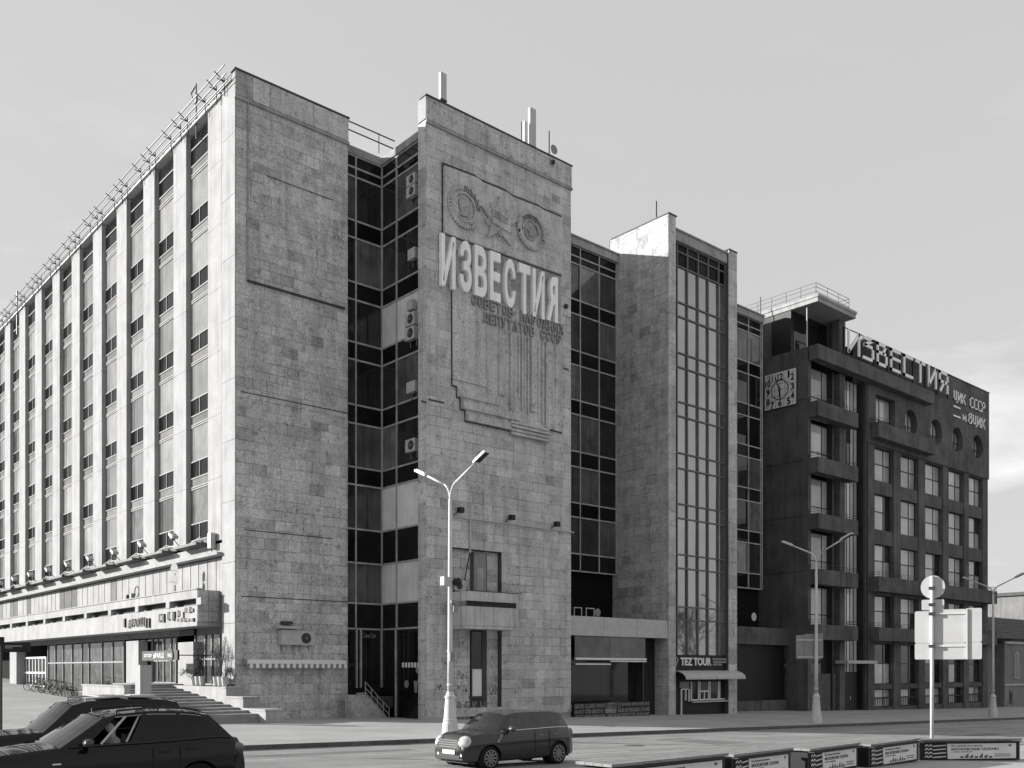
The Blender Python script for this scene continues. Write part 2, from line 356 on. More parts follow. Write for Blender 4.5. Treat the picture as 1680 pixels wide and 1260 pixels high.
# ------------------------------------------------------------------ the long office block
ob = thing('office_building', 'long office block of stained grey stone slabs, glass bays and tall white piers', 'building', (24, 49, 0))
HR = 32.2 + ZC                                         # parapet of the stone blocks
VA, VB, VC, VG = 48.15, 43.3, 43.5, 48.6               # front planes: first block, emblem block, glazed block, glass line
UA, UA1 = 22.4, 29.3
UB, UB1 = 31.5, 42.85
UC, UC1 = 52.9, 61.0
UE = 71.8
SLABS = []                                             # (size order, box) collected, the largest 300 become objects
def clad(block, a0, a1, z0, z1, plane, ax, holes=(), hrow=.56, seed=1, big=1.0):
    r = random.Random(seed); z = z0; brk = sorted(q for h in holes for q in (h[2], h[3]) if z0 < q < z1)
    while z < z1 - .02:
        zt = min(z + hrow * r.choice((1, 1, 1, .82, 1.15)), z1)
        if z1 - zt < .2: zt = z1
        for q in brk:
            if z + .01 < q < zt + .25: zt = q; break
        segs = [(a0, a1)]
        for h in holes:
            if z < h[3] - .01 and zt > h[2] + .01:
                segs = [(p, min(q, h[0])) for p, q in segs if p < h[0]] + [(max(p, h[1]), q) for p, q in segs if q > h[1]]
        rowt = r.uniform(.97, 1.03)
        for p, e in segs:
            a = p
            while a < e - .02:
                b = min(a + r.uniform(.55, 1.15), e)
                if e - b < .3: b = e
                tn = rowt * r.uniform(.89, 1.09) * (r.choice((.76, .84, 1.12)) if r.random() < .14 else 1)
                th = .045 + r.uniform(0, .006); g = .0045 + (.007 if r.random() < .3 else 0)
                bx = (a+g, b-g, plane-th, plane+.02, z+g, zt-g) if ax == 'f' else (plane-th, plane+.02, a+g, b-g, z+g, zt-g)
                SLABS.append((big * (b-a)*(zt-z), block, bx, tn))
                a = b
        z = zt
def flush_slabs(nmax=296):
    ordr = sorted(range(len(SLABS)), key=lambda i: -SLABS[i][0]); keep = set(ordr[:nmax]); rest = {}
    for i, (q, block, bx, tn) in enumerate(SLABS):
        if i in keep:
            mb = MB(); mb.tn = tn; mb.box(*bx); mb.build('stone_slab', STONE, block, fix=False)
        else:
            r = rest.setdefault(block.name, (block, MB())); r[1].tn = tn; r[1].box(*bx)
    for block, mb in rest.values(): mb.build('stone_slab_field', STONE, block, kind='stuff', fix=False)

# --- first block (blank stone, white lit return to the left)
zb = -1.0
blkA = MB().box(UA, UA1, VA, VA+1.55, zb, HR-.05).box(UA+.45, UA1, VA+1.55, 58, ZC+2.6, ZC+30.9).box(UA+2.6, UA1, VA+1.55, 58, zb, ZC+2.6).build('stone_block', JOINT, ob)
clad(blkA, UA-.02, UA1+.04, .1, HR-1.35, VA, 'f', seed=3, big=1.05)
clad(blkA, UA-.04, UA1+.06, HR-1.3, HR, VA-.05, 'f', hrow=1.3, seed=4, big=.3)
MB().box(UA-.1, UA1+.1, VA-.16, VA-.03, HR-1.52, HR-1.36).build('cornice_strip', CONC, ob)
MB().box(UA-.12, UA1+.12, VA-.14, VA+.4, HR+.02, HR+.1).build('coping', ROOFMET, ob)
# white return of the block
retA = MB()
for k in range(10):
    z0 = 2.2 + k*3.3; retA.box(UA-.06, UA+.02, VA-.04, VA+1.55, z0, min(z0+3.28, HR-.02))
retA.build('white_return', PALE, ob)
MB().tube((FP(406, 140, VA)[0], VA-.1, FP(406, 142, VA)[1]), (FP(405, 455, VA)[0], VA-.1, FP(405, 458, VA)[1]), .045, 6).build('downpipe', CONC, ob)
ca = FP(405, 458, VA)
MB().box(ca[0], UA1-.2, VA-.15, VA-.05, ca[1]-.16, ca[1]-.06).build('cornice_strip', DKMET, ob)
for (x0, y0, x1, y1) in ((437, 288, 545, 330), (395, 641, 570, 680), (400, 866, 545, 887), (395, 976, 570, 990)):
    a, b = FP(x0, y0, VA), FP(x1, y1, VA); zm = (a[1]+b[1])/2
    MB().box(a[0], b[0], VA-.062, VA-.04, zm-.02, zm+.03).build('movement_joint', DKMET, ob)

# --- emblem block
NU0, NU1 = F(741, VB), F(822.5, VB); NZ1 = FP(780, 902, VB)[1]
bB = MB().box(UB, UB1, VB+.35, VB+.72, zb, HR-.05).box(UB+.6, UB1, VB+.72, 60, zb, ZC+30.5).box(UB, NU0, VB, VB+.35, zb, HR-.05).box(NU1, UB1, VB, VB+.35, zb, HR-.05).box(NU0, NU1, VB, VB+.35, NZ1, HR-.05)
blkB = bB.build('stone_block', JOINT, ob)
clad(blkB, UB-.02, UB1+.04, -.2, HR-1.35, VB, 'f', holes=((NU0, NU1, -2, NZ1),), seed=11, big=1.12)
clad(blkB, UB-.04, UB1+.06, HR-1.3, HR, VB-.05, 'f', hrow=1.3, seed=12, big=.3)
clad(blkB, NU0+.02, NU1-.02, -.2, NZ1-.02, VB+.35, 'f', holes=((F(770, VB+.35), F(798, VB+.35), -1, NZ1-.1),), seed=13, big=.6)
clad(blkB, VB-.02, VB+.72, -.2, HR-1.3, UB, 's', seed=14, hrow=1.2, big=.3)
MB().box(UB-.07, UB-.03, VB-.05, VB+.72, HR-1.25, HR).build('parapet_slab', PALE, ob)
MB().box(UB-.1, UB1+.1, VB-.16, VB-.03, HR-1.52, HR-1.36).build('cornice_strip', CONC, ob)
MB().box(UB-.12, UB1+.12, VB-.14, VB+.5, HR+.02, HR+.09).build('coping', ROOFMET, ob)
MB().box(UB-.02, UB1+.02, VB-.1, VB-.03, .25, .75).build('plinth', STONE, ob)
for (x0, y0, x1, y1) in ((702, 655, 728, 662), (905, 601, 932, 605), (690, 662, 699, 657)):
    a, b = FP(x0, y0, VB), FP(x1, y1, VB); zm = (a[1]+b[1])/2
    MB().box(a[0], b[0], VB-.07, VB-.04, zm-.05, zm+.05).build('movement_joint', DKMET, ob)

# the roof box added for shade stands with the main body
# niche with a blind door above the balcony and a slit window below
vn = VB+.33
dr = MB().box(F(776, vn), F(796, vn), vn-.1, vn+.02, 6.6, FP(786, 906, vn)[1]).build('balcony_door', GREY, ob)
MB().box(F(780, vn), F(791, vn), vn-.13, vn-.1, 6.9, 9.0).build('door_panel', CONC, dr)
wz0, wz1 = FP(781, 1142, vn)[1], FP(781, 1034, vn)[1]
sw = MB()
a, b = F(771.5, vn), F(791.5, vn)
sw.box(a, a+.09, vn-.09, vn, wz0, wz1).box(b-.09, b, vn-.09, vn, wz0, wz1).box(a-.12, b+.12, vn-.16, vn, wz0-.14, wz0).box(a+.09, b-.09, vn-.09, vn, (wz0+wz1)/2-.34, (wz0+wz1)/2-.26)
swo = sw.build('slit_window', DKMET, ob)
MB().box(a+.09, b-.09, vn-.05, vn-.01, (wz0+wz1)/2-.26, wz1).build('pane', DARKG, swo)
MB().box(a+.09, b-.09, vn-.05, vn-.01, wz0, (wz0+wz1)/2-.34).build('pane', PALEP, swo)
tagw = thing('wall_graffiti', 'dark scrawled graffiti letters low on the niche wall under the balcony', 'graffiti', (35, vn-.06, 1))
GRAF = mat('faded_spray_paint', .20, .9, var=.3, scale=3, fine=.2)
fG = front(VB+.30)
for i, ch in enumerate('REKH'):
    a_, z_ = FP(750+i*12.5, 1168, VB+.3); mb = MB(); letters(mb, ch, fG, a_, a_+.42, z_, z_+.62, 0, .004); mb.build('spray_letter', GRAF, tagw)
gr = random.Random(9)
for (x, y, sz) in ((752, 1108, .55), (748, 1128, .3), (760, 1132, .25), (803, 1135, .45), (716, 1128, .3)):
    v_ = VB+.3 if x > 742 else VB-.055
    a_, z_ = FP(x, y, v_); pts = [(a_+sz*.16*k+gr.uniform(-.1, .1)*sz, v_-.004, z_+gr.uniform(-.5, .7)*sz) for k in range(9)]
    MB().path(pts, .012, 4).build('spray_line', BLACK, tagw)
# balcony
bu0, bu1, bv = 33.3, F(849.5, 41.9), 41.9
k5 = dF(765.7, bv)/FPX
zt, zr, zp1, zp0, zs = [ZC+(HY-y)*k5 for y in (969, 985, 994, 1021.7, 1031)]
BALC = mat('balcony_concrete', .46, .9, var=.15, scale=1.0, fine=.15, streak=.4, bump=.2)
bal = MB().box(bu0, bu1, bv, VB-.05, zs, zp0-.12).box(bu0-.05, bu1+.05, bv-.05, VB-.05, zp0-.12, zp0).build('balcony', BALC, ob)
n = 4
for k in range(n):
    a = bu0 + (bu1-bu0)*k/n; b = bu0 + (bu1-bu0)*(k+1)/n
    MB().box(a+.01, b-.01, bv-.03, bv+.04, zp0+.003, zp1).build('parapet_panel', BALC, bal)
    MB().box(a+.01, b-.01, bv-.03, bv+.04, zr, zt).build('parapet_panel', BALC, bal)
for z0, z1 in ((zp0+.003, zp1), (zr, zt)):
    MB().box(bu0-.03, bu0+.04, bv+.05, VB-.06, z0, z1).build('parapet_panel', BALC, bal)
    MB().box(bu1-.04, bu1+.03, bv+.05, VB-.06, z0, z1).build('parapet_panel', BALC, bal)
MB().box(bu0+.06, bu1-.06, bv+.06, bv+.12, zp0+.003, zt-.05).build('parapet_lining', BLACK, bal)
MB().box(bu0-.05, bu1+.05, bv-.05, bv+.06, zt+.003, zt+.05).build('handrail', DKMET, bal)

# --- relief panel with emblems and the big lettering
fB = front(VB-.05)
def pB(x, y): return FP(x, y, VB-.05)
rel = thing('stone_relief', 'carved stone relief panel of medals and stepped ribs behind the wall lettering', 'relief', (37, VB-.2, 20))
up = [pB(*p) for p in ((726.4, 273.6), (780, 293.6), (788.6, 300.7), (830, 317.9), (838.6, 325), (881.4, 341.4), (888.6, 346.4), (919.3, 359.3), (919.3, 452), (726.4, 383))]
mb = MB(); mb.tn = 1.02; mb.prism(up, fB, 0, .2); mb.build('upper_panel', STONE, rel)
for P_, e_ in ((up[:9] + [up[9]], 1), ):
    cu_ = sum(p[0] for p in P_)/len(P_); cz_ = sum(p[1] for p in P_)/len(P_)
    MB().prism([(p[0]+(.09 if p[0] > cu_ else -.09), p[1]+(.24 if k < 8 else -.05)) for k, p in enumerate(P_)], fB, 0, .02).build('painted_gap_shade', DKMET, rel)  # larger dark sheet under the panel, drawn as the shade of a groove
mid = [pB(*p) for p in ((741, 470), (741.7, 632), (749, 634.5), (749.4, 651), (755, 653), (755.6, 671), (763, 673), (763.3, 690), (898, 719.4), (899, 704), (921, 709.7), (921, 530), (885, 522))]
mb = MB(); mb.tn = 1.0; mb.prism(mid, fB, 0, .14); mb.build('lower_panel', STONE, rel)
MB().prism([(p[0]-.07 if k < 8 else p[0]+.03, p[1]-.07 if 0 < k < 11 else p[1]) for k, p in enumerate(mid)], fB, 0, .02).build('painted_gap_shade', DKMET, rel)  # dark sheet again, groove shade drawn round the lower panel
mb = MB(); mb.tn = .70; mb.prism([pB(*p) for p in ((726.4, 385), (919.3, 454), (919.3, 532), (741, 471), (726.4, 466))], fB, 0, .05); mb.build('shaded_letter_backing', STONE, rel)  # stone toned darker to paint the shade behind and between the letters
for (x0, x1, y0, y1, dep, tn) in ((742, 795, 615, 623, .16, 1.05), (749.5, 815, 637, 651, .18, .97), (756, 848, 659, 671, .22, 1.04), (764, 834, 677, 691, .24, 1.0)):
    a = pB(x0, y1); b = pB(x1, y0 + (x1-x0)*.16)
    mb = MB(); mb.tn = tn; mb.prism([(a[0], a[1]), (b[0], a[1]), (b[0], a[1]+.42), (a[0], a[1]+.42)], fB, .12, dep+.06); mb.build('carved_step', STONE, rel)
zr0 = pB(830, 700)[1]
for i, (x, wpx, yb) in enumerate(((795, 12, 640), (815, 11, 648), (833, 4, 672), (838, 5, 676), (847, 3, 655), (851.5, 3, 674), (857, 4, 678), (862, 3, 681), (867, 9, 676), (880, 4, 692), (885.5, 4, 697), (891, 5, 702), (908, 9, 680))):
    a = pB(x, yb); b = pB(x+wpx, 540 + (x-795)*.26); ztop = pB(x, 536 + (x-795)*.27)[1]
    mb = MB(); mb.tn = rnd.uniform(.92, 1.06); mb.prism([(a[0], a[1]), (b[0]-.04, a[1]), (b[0]-.04, ztop), (a[0], ztop)], fB, .12, .18+.06*(i % 3)); mb.build('carved_rib', STONE, rel)
for k in range(4):
    a = pB(834, 692+k*6.2); b = pB(897, 692+k*6.2); mb = MB(); mb.tn = 1.0 - .03*k
    mb.prism([(a[0], a[1]-.1), (b[0], a[1]-.1), (b[0], a[1]+.06), (a[0], a[1]+.06)], fB, .12, .26+.05*(k % 2)); mb.build('carved_step', STONE, rel)
def ring(mb, c, r0, r1, d0, d1, a0=0, a1=360, n=40):
    for k in range(n):
        t0, t1 = R(a0+(a1-a0)*k/n), R(a0+(a1-a0)*(k+1)/n)
        P = [(c[0]+r*math.cos(t), c[1]+r*math.sin(t)) for r, t in ((r0, t0), (r1, t0), (r1, t1), (r0, t1))]
        q = [fB(a, b, d1) for a, b in P]; p = [fB(a, b, d0) for a, b in P]
        mb.quad(*q); mb.quad(q[1], q[2], p[2], p[1]); mb.quad(q[0], p[0], p[3], q[3])
    return mb
def disc(mb, c, r, d0, d1, n=28, sq=1.0):
    mb.prism([(c[0]+r*sq*math.cos(2*math.pi*k/n), c[1]+r*math.sin(2*math.pi*k/n)) for k in range(n)], fB, d0, d1); return mb
def star(mb, c, r, d0, d1, n=5, ri=.42, ph=90):
    pts = []
    for k in range(2*n):
        rr = r if k % 2 == 0 else r*ri; t = R(ph+180*k/n); pts.append((c[0]+rr*math.cos(t), c[1]+rr*math.sin(t)))
    mb.prism(pts, fB, d0, d1); return mb
D0 = .19
c1 = pB(757, 343)
mb = MB(); mb.tn = .92; ring(mb, c1, .76, .86, D0, D0+.14)
for k in range(24):                                     # ears of the wreath
    t = R(100 + 10*k); p = (c1[0]+1.1*math.cos(t), c1[1]+1.1*math.sin(t)); disc(mb, p, .16, D0-.01, D0+.16, 6, .6); disc(mb, (c1[0]+.92*math.cos(t+.07), c1[1]+.92*math.sin(t+.07)), .12, D0-.01, D0+.12, 5, .6)
e1 = mb.build('wreath_medal', STONE, rel)
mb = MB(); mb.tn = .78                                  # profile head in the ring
mb.prism([(c1[0]+a*.75, c1[1]+b*.75) for a, b in ((-.35, -.7), (.45, -.62), (.28, -.35), (.46, -.28), (.5, -.1), (.58, .0), (.48, .12), (.46, .4), (.28, .66), (-.1, .74), (-.42, .55), (-.55, .2), (-.45, -.15), (-.28, -.35))], fB, D0, D0+.1); mb.build('profile_head', STONE, e1)
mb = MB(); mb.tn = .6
for i, ch in enumerate('ЛЕНИН'):
    t = R(84 - i*17); letters(mb, ch, fB, c1[0]+1.12*math.cos(t)-.13, c1[0]+1.12*math.cos(t)+.13, c1[1]+1.12*math.sin(t)-.16, c1[1]+1.12*math.sin(t)+.16, D0, D0+.1)
mb.build('medal_lettering', STONE, e1)
c2 = pB(814, 366)
mb = MB(); mb.tn = .9; star(mb, c2, 1.5, D0, D0+.18); star(mb, c2, 1.15, D0, D0+.1, 5, .6, 54)
e2 = mb.build('star_medal', STONE, rel)
mb = MB(); mb.tn = 1.0; mb.prism([(c2[0]-.62, c2[1]-.32), (c2[0]+.75, c2[1]-.52), (c2[0]+.72, c2[1]+.18), (c2[0]+.1, c2[1]+.5), (c2[0]-.6, c2[1]+.55)], fB, D0+.12, D0+.28); mb.build('banner', STONE, e2)
mb = MB(); mb.tn = .6
for k in range(3): mb.prism([(c2[0]-.5, c2[1]+.38-.16*k), (c2[0]+.5, c2[1]+.2-.16*k), (c2[0]+.5, c2[1]+.26-.16*k), (c2[0]-.5, c2[1]+.45-.16*k)], fB, D0+.27, D0+.31)
disc(mb, (c2[0], c2[1]-.72), .2, D0+.13, D0+.2, 10)
mb.build('banner_lines', STONE, e2)
c3 = pB(866, 382)
mb = MB(); mb.tn = .88; ring(mb, c3, .98, 1.14, D0, D0+.16, -20, 200)
for k in range(20):
    t = R(195 + 7.6*k); p = (c3[0]+1.05*math.cos(t), c3[1]+1.05*math.sin(t)); disc(mb, p, .12, D0, D0+.16, 6, .7)
for k in range(9):
    t = R(-20 + 9*k); p = (c3[0]+1.2*math.cos(t), c3[1]+1.2*math.sin(t)); disc(mb, p, .06, D0, D0+.14, 4)
e3 = mb.build('banner_medal', STONE, rel); mb = MB(); mb.tn = .88; ring(mb, c3, .6, .68, D0, D0+.12, 0, 180); mb.build('inner_ring', STONE, e3)
mb = MB(); mb.tn = .72; disc(mb, (c3[0], c3[1]-.05), .5, D0, D0+.08, 20); star(mb, (c3[0], c3[1]-.1), .36, D0+.08, D0+.14); mb.build('medal_disc', STONE, e3)
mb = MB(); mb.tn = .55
for i, ch in enumerate('СССР'):
    t = R(122 - i*21); letters(mb, ch, fB, c3[0]+.83*math.cos(t)-.12, c3[0]+.83*math.cos(t)+.12, c3[1]+.83*math.sin(t)-.12, c3[1]+.83*math.sin(t)+.12, D0, D0+.08)
mb.build('medal_lettering', STONE, e3)
# letters
lt = thing('wall_lettering', 'heavy white block letters over two lines of grey letters on the stone relief', 'lettering', (36, VB-.3, 18))
LB = [('И', 725.5, 748.5, 381, 467), ('З', 756, 775, 391, 475), ('В', 780, 800, 400, 483), ('Е', 805.5, 822.5, 410, 491), ('С', 829, 847, 421, 501), ('Т', 853, 871, 430, 512), ('И', 875.5, 894.5, 439, 518), ('Я', 898.5, 916.5, 449, 524)]
for ch, x0, x1, y0, y1 in LB:
    a0, a1 = F(x0, VB-.4), F(x1, VB-.4); z1_ = FP(x0, y0, VB-.4)[1]; z0_ = FP(x0, y1, VB-.4)[1]
    mb = MB(); letters(mb, 'R' if ch == 'Я' else ch, fB, a1 if ch == 'Я' else a0, a0 if ch == 'Я' else a1, z0_, z1_, .05, .30); mb.build('letter', WHITEL, lt)
GREYSTONE = mat('grey_carved_letter', .26, .9, var=.2, fine=.15, streak=.2)
def line_letters(wd, x0, x1, y0, y1, hpx, dep):
    a0, a1 = F(x0, VB-.2), F(x1, VB-.2); n = len(wd); st = (a1-a0)/n
    zA, zB = FP(x0, y0, VB-.2)[1], FP(x1, y1, VB-.2)[1]; h = hpx*dF(x0, VB)/FPX
    for i, ch in enumerate(wd):
        if ch == ' ': continue
        z = zA + (zB-zA)*i/n
        mb = MB(); letters(mb, ch, fB, a0+i*st+.05*st, a0+i*st+.82*st, z-h, z, .05, dep); mb.build('letter', GREYSTONE, lt)
line_letters('СОВЕТОВ НАРОДНЫХ', 772, 925, 482, 534.5, 17.5, .26)
line_letters('ДЕПУТАТОВ СССР', 792, 921, 511, 550, 18, .26)

# --- glazed block
zc0 = -2
blkC = MB().box(UC, UC+.75, VC, VG+.6, zc0, HR+.25).box(UC+.02, UC1-.02, VC+.9, 60, zc0, HR-1.2).box(UC1-1.0, UC1, VC, VG+.6, zc0, HR-.25).build('stone_block', JOINT, ob)
clad(blkC, VC-.02, VG+.5, -.6, HR+.24, UC, 's', seed=21, hrow=.62, big=.7)
clad(blkC, UC-.03, UC+.76, -.6, HR+.24, VC, 'f', seed=22, hrow=1.0, big=.4)
clad(blkC, UC1-1.02, UC1+.03, -.6, HR-.26, VC, 'f', seed=23, hrow=1.0, big=.4)
MB().box(UC-.1, UC+.85, VC-.1, VG+.4, HR+.262, HR+.34).build('coping', ROOFMET, ob)
MB().box(UC1-1.06, UC1+.06, VC-.1, VC+1, HR-.24, HR-.17).build('coping', ROOFMET, ob)
MB().box(UC+.77, UC1-1.04, VC+.1, VC+.85, HR-1.25, HR-.55).box(UC+.77, UC1-1.04, VC+.0, VC+.9, HR-.55, HR-.45).build('roof_fascia', CONC, ob)

# --- main body behind the glass lines
body = MB().box(UA+.44, 44, VA+1.6, 140, ZC+2.62, ZC+30.9).box(UA+2.6, 44, VA+1.6, 140, zb, ZC+2.6).box(UA1+.02, UE, VG+.25, 72, zc0, ZC+30.6).build('building_core', BLACKM, ob)
MB().box(UA+.4, 44, VA+1.7, 140, ZC+30.9, ZC+31.0).build('roof', ROOFMET, ob)
MB().box(62.5, 71.6, 50.2, 62, ZC+30.62, ZC+32.35).build('added_shade_box', ROOFMET, ob)  # added box hidden from the street, keeps sun off the loggia wall
MB().box(UA1-.02, UB+1.2, VG-.12, VG+.9, ZC+30.55, ZC+31.0).build('roof_fascia', CONC, ob)
MB().box(UB+.38, UB+1.2, VB+.74, VG-.14, ZC+30.55, ZC+30.98).build('roof_fascia', CONC, ob)
MB().box(UB1+.02, UC-.06, VG-.35, VG+.9, ZC+30.5, ZC+31.05).box(UB1+.02, UC-.06, VG-.45, VG+.9, ZC+31.05, ZC+31.15).build('roof_fascia', CONC, ob)
MB().box(UC1+.02, UE, VG-.35, VG+.9, ZC+30.5, ZC+31.05).box(UC1+.02, UE, VG-.45, VG+.9, ZC+31.05, ZC+31.15).build('roof_fascia', CONC, ob)

YL = [309, 379, 407, 478, 506, 574, 602, 674, 704, 774, 802, 873, 927, 992, 1033]
ZL = [ZC + (HY - y)*.03708 for y in YL]                 # storey lines shared by all glass bays
def glaze(axis, plane, edges, levels, kinds, fr=ALU, mw=.09, out=.09, top=None, double=False):
    """mullions and transoms as one frame part, every pane its own child; kinds(col,row) -> (name, material)"""
    mb = MB(); z_lo, z_hi = levels[-1], (top or levels[0])
    def bx(m, a0, a1, d0, d1, z0, z1): m.box(a0, a1, plane-d1, plane-d0, z0, z1) if axis == 'f' else m.box(plane-d1, plane-d0, a0, a1, z0, z1)
    for a in edges: bx(mb, a-mw/2, a+mw/2, -.02, out, z_lo, z_hi)
    for z in levels:
        for a, b in zip(edges, edges[1:]): bx(mb, a+mw/2, b-mw/2, -.02, out*.8, z-.05, z+.05)
    fo = mb.build('glass_bay', fr, ob)
    for c, (a, b) in enumerate(zip(edges, edges[1:])):
        for r, (z1, z0) in enumerate(zip(levels, levels[1:])):
            k = kinds(c, r)
            if k is None: continue
            q = MB(); bx(q, a+mw/2-.01, b-mw/2+.01, -.012+rnd.uniform(0, .004), .015, z0+.04, z1-.04); o_ = q.build(k[0], k[1], fo, fix=False); c3_ = Vector(((a+b)/2, plane, (z0+z1)/2) if axis == 'f' else (plane, (a+b)/2, (z0+z1)/2))
            o_.matrix_basis = Matrix.Translation(c3_) @ Matrix.Rotation(rnd.gauss(0, .0025), 4, 'X') @ Matrix.Rotation(rnd.gauss(0, .0025), 4, 'Y') @ Matrix.Rotation(rnd.gauss(0, .004), 4, 'Z') @ Matrix.Translation(-c3_)
    return fo
top2 = [ZC+30.5, ZC+29.8]
# recess beside the first block: front leaf and side leaf meeting in a corner
def k1(c, r): return ('spandrel_pane', SPAN) if (r < 2 or r % 2 == 1) else ('pane', MEDG if rnd.random() < .45 else DARKG)
lv1 = top2 + ZL
glaze('f', VG, [UA1+.03, F(583, VG), UB+.5], lv1, k1)
def k2(c, r):
    if r < 2 or r % 2 == 1: return ('spandrel_pane', SPAN)
    if r in (6, 12, 14): return ('pane', PALEP)
    return ('pane', MEDG if rnd.random() < .5 else DARKG)
UGS = UB+.55
glaze('s', UGS, [VB+.74, S(652, UGS), VG-.05], lv1, k2)
# bay between the emblem block and the glazed block
lv2 = top2 + ZL[:11] + [ZL[11], ZL[11]-1.25]
def k3(c, r): return ('spandrel_pane', SPAN) if (r < 2 or r % 2 == 1) else ('pane', MEDG if rnd.random() < .4 else DARKG)
glaze('f', VG-.1, [UB1+.04, F(951, VG-.1), F(982, VG-.1), UC-.1], lv2, k3)
# full-height glass of the glazed block
lvC = [HR-1.3, HR-1.9] + ZL[:12] + [ZL[11]-1.0, ZL[11]-3.8, ZL[11]-4.75, ZC+.65]
eC = [UC+.78] + [F(x, VC+.4) for x in (1109, 1126, 1143.5, 1160, 1177)] + [UC1-1.03]
def k4(c, r):
    return ('spandrel_pane', SPAN) if r < 2 else (('spandrel_pane', MIRR) if r % 2 == 1 and r != len(lvC)-2 else ('pane', MIRR))
glaze('f', VC+.4, eC, lvC, k4, fr=DKFR, mw=.1, out=.14)
# bay between the glazed block and the dark corner building
lv3 = top2 + ZL[:12] + [ZL[11]-1.3]
glaze('f', VG-.1, [UC1+.05, F(1227, VG-.1), F(1247, VG-.1), UE-.05], lv3, lambda c, r: ('spandrel_pane', SPAN) if (r < 2 or r % 2 == 1) else ('pane', MEDG if rnd.random() < .5 else DARKG))

# --- side wing: white piers, storey windows
NB = 14; P0, PITCH, PW = 54.8, 4.98, 1.9
UW = UA + .28
ZK = [ZC + 26.85 - 3.667*i for i in range(6)]
def fin_z(v): return ZC + 31.55
piers = [(VA+1.75, VA+3.55)] + [(P0+PITCH*k, P0+PITCH*k+PW) for k in range(NB)]
zf0 = ZC + 7.15
for k, (v0, v1) in enumerate(piers):
    po = MB().box(UA+.03, UA+.4, v0+.03, v1-.03, zf0, ZC+31.4).build('pier', JOINT, ob)
    for j in range(7):
        z0 = zf0 + j*3.5; z1 = min(z0+3.485, ZC+31.55) if j < 6 else ZC+31.55
        MB().box(UA, UA+.39, v0, v1, z0, z1).build('pier_panel', PALE, po, fix=False)
    if k == 0: MB().box(UA-.03, UA+.02, v0-.2, v0-.1, zf0, ZC+31).build('downpipe', DKMET, ob)
for k in range(NB+1):
    v0, v1 = piers[k][1], (piers[k+1][0] if k < NB else piers[k][1]+3)
    fr = MB(); zs_ = []
    for i, z in enumerate(ZK):
        zs_ += [z, z-.97, z-1.5, z-1.62]
    for z in zs_: fr.box(UW-.05, UW+.05, v0, v1, z-.035, z+.035)
    zt0 = ZK[0]
    for z in (zt0+2.1, zt0+2.25, zt0+2.75, zt0+3.75): fr.box(UW-.05, UW+.05, v0, v1, z-.04, z+.04)
    fr.box(UW-.06, UW+.05, v0, v0+.06, ZK[-1]-1.9, zt0+4.4).box(UW-.06, UW+.05, v1-.06, v1, ZK[-1]-1.9, zt0+4.4)
    for z in ZK: fr.box(UW-.045, UW+.04, v0+(v1-v0)*.55, v0+(v1-v0)*.55+.05, z-.93, z-.04)
    bo = fr.build('window_bay', ALUL, ob)
    def pn(nm, m, za, zb_, d=0): MB().box(UW+d, UW+.04+d, v0+.05, v1-.05, zb_+.03, za-.03).build(nm, m, bo, fix=False)
    far = k > 9
    for i, z in enumerate(ZK):
        if not far or True:
            low = i >= 4 and rnd.random() < .6
            pn('spandrel_pane', SPAN, z, z-.97)
            pn('infill_panel', GREYP, z-.97, z-1.5)
            if i < 5: pn('pane', MEDG if (rnd.random() < (.45 if low else .07)) else CURT, z-1.62, ZK[i+1])
            else: pn('pane', SPAN, z-1.62, zf0-.3)
    pn('pane', CURT, zt0+2.1, zt0); pn('infill_panel', GREYP, zt0+2.75, zt0+2.25); pn('spandrel_pane', SPAN, zt0+3.75, zt0+2.75)
    pn('spandrel_pane', SPAN, zt0+4.5, zt0+3.75)
    # tray under each bay that carries the floodlights
    tr = MB().wedge(UA-.75, UA+.25, v0-.1, v1+.1, zf0-.16, zf0-.02, zf0-.02)
    tr.build('bay_tray', ROOFMET, ob)
# band, cornice, recessed mezzanine and terrace parapet
ve = piers[-1][1]+3
MB().box(UA+.02, UA+.4, VA+1.6, ve, ZC+6.45, zf0-.17).box(UA-.35, UA+.4, VA+1.57, ve, ZC+6.3, ZC+6.45).build('cornice', PALE, ob)
mz = MB().box(UA+.32, UA+.42, VA+1.6, ve, ZC+2.0, ZC+6.29).build('mezzanine_wall', GREYP, ob)
v = VA+1.7; i = 0
while v < 118:
    wd = rnd.choice((1.15, 1.25, 1.3, 1.9))
    MB().box(UA+.22, UA+.3, v+.05, v+wd-.05, ZC+4.1, ZC+6.22).build('mezzanine_panel', PALE if rnd.random() < .75 or v < 62 else GREYP, mz, fix=False); v += wd; i += 1
UT, VT = 21.3, 50.6
zt_, zb2 = ZC+4.40, ZC+2.39
tp = MB().box(UT, UA+.3, VT, ve, zb2, zb2+.22).box(UT, UT+.3, VT, ve, ZC+3.92, zt_).box(UT, UT+.3, VT, ve, zb2+.22, ZC+3.53)
for k in range(-1, 16):
    a = 54.4 + 4.98*k; tp.box(UT-.05, UT+.3, max(a, VT), a+.55, ZC+3.53, ZC+3.92)
tp.box(UT+.3, UA+1.3, VT, VT+.25, ZC+2.6, zt_-.02)
terr = tp.build('terrace_parapet', PALE, ob)
MB().box(UT+.55, UT+.6, VT+.6, ve, ZC+2.7, ZC+4.2).build('planter_lining', BLACK, ob)
MB().box(UT-.06, UT+.36, VT-.05, ve, zt_+.004, zt_+.06).build('coping', PALE, ob)
cw = MB(); cw.tn = .9
for k in range(2):
    for j in range(3): cw.box(UT+.02+k*.62, UT+.62+k*.62, VT-.05, VT-.003, zb2+.25+j*.58, zb2+.8+j*.58)
cw.build('end_slab', STONE, ob)

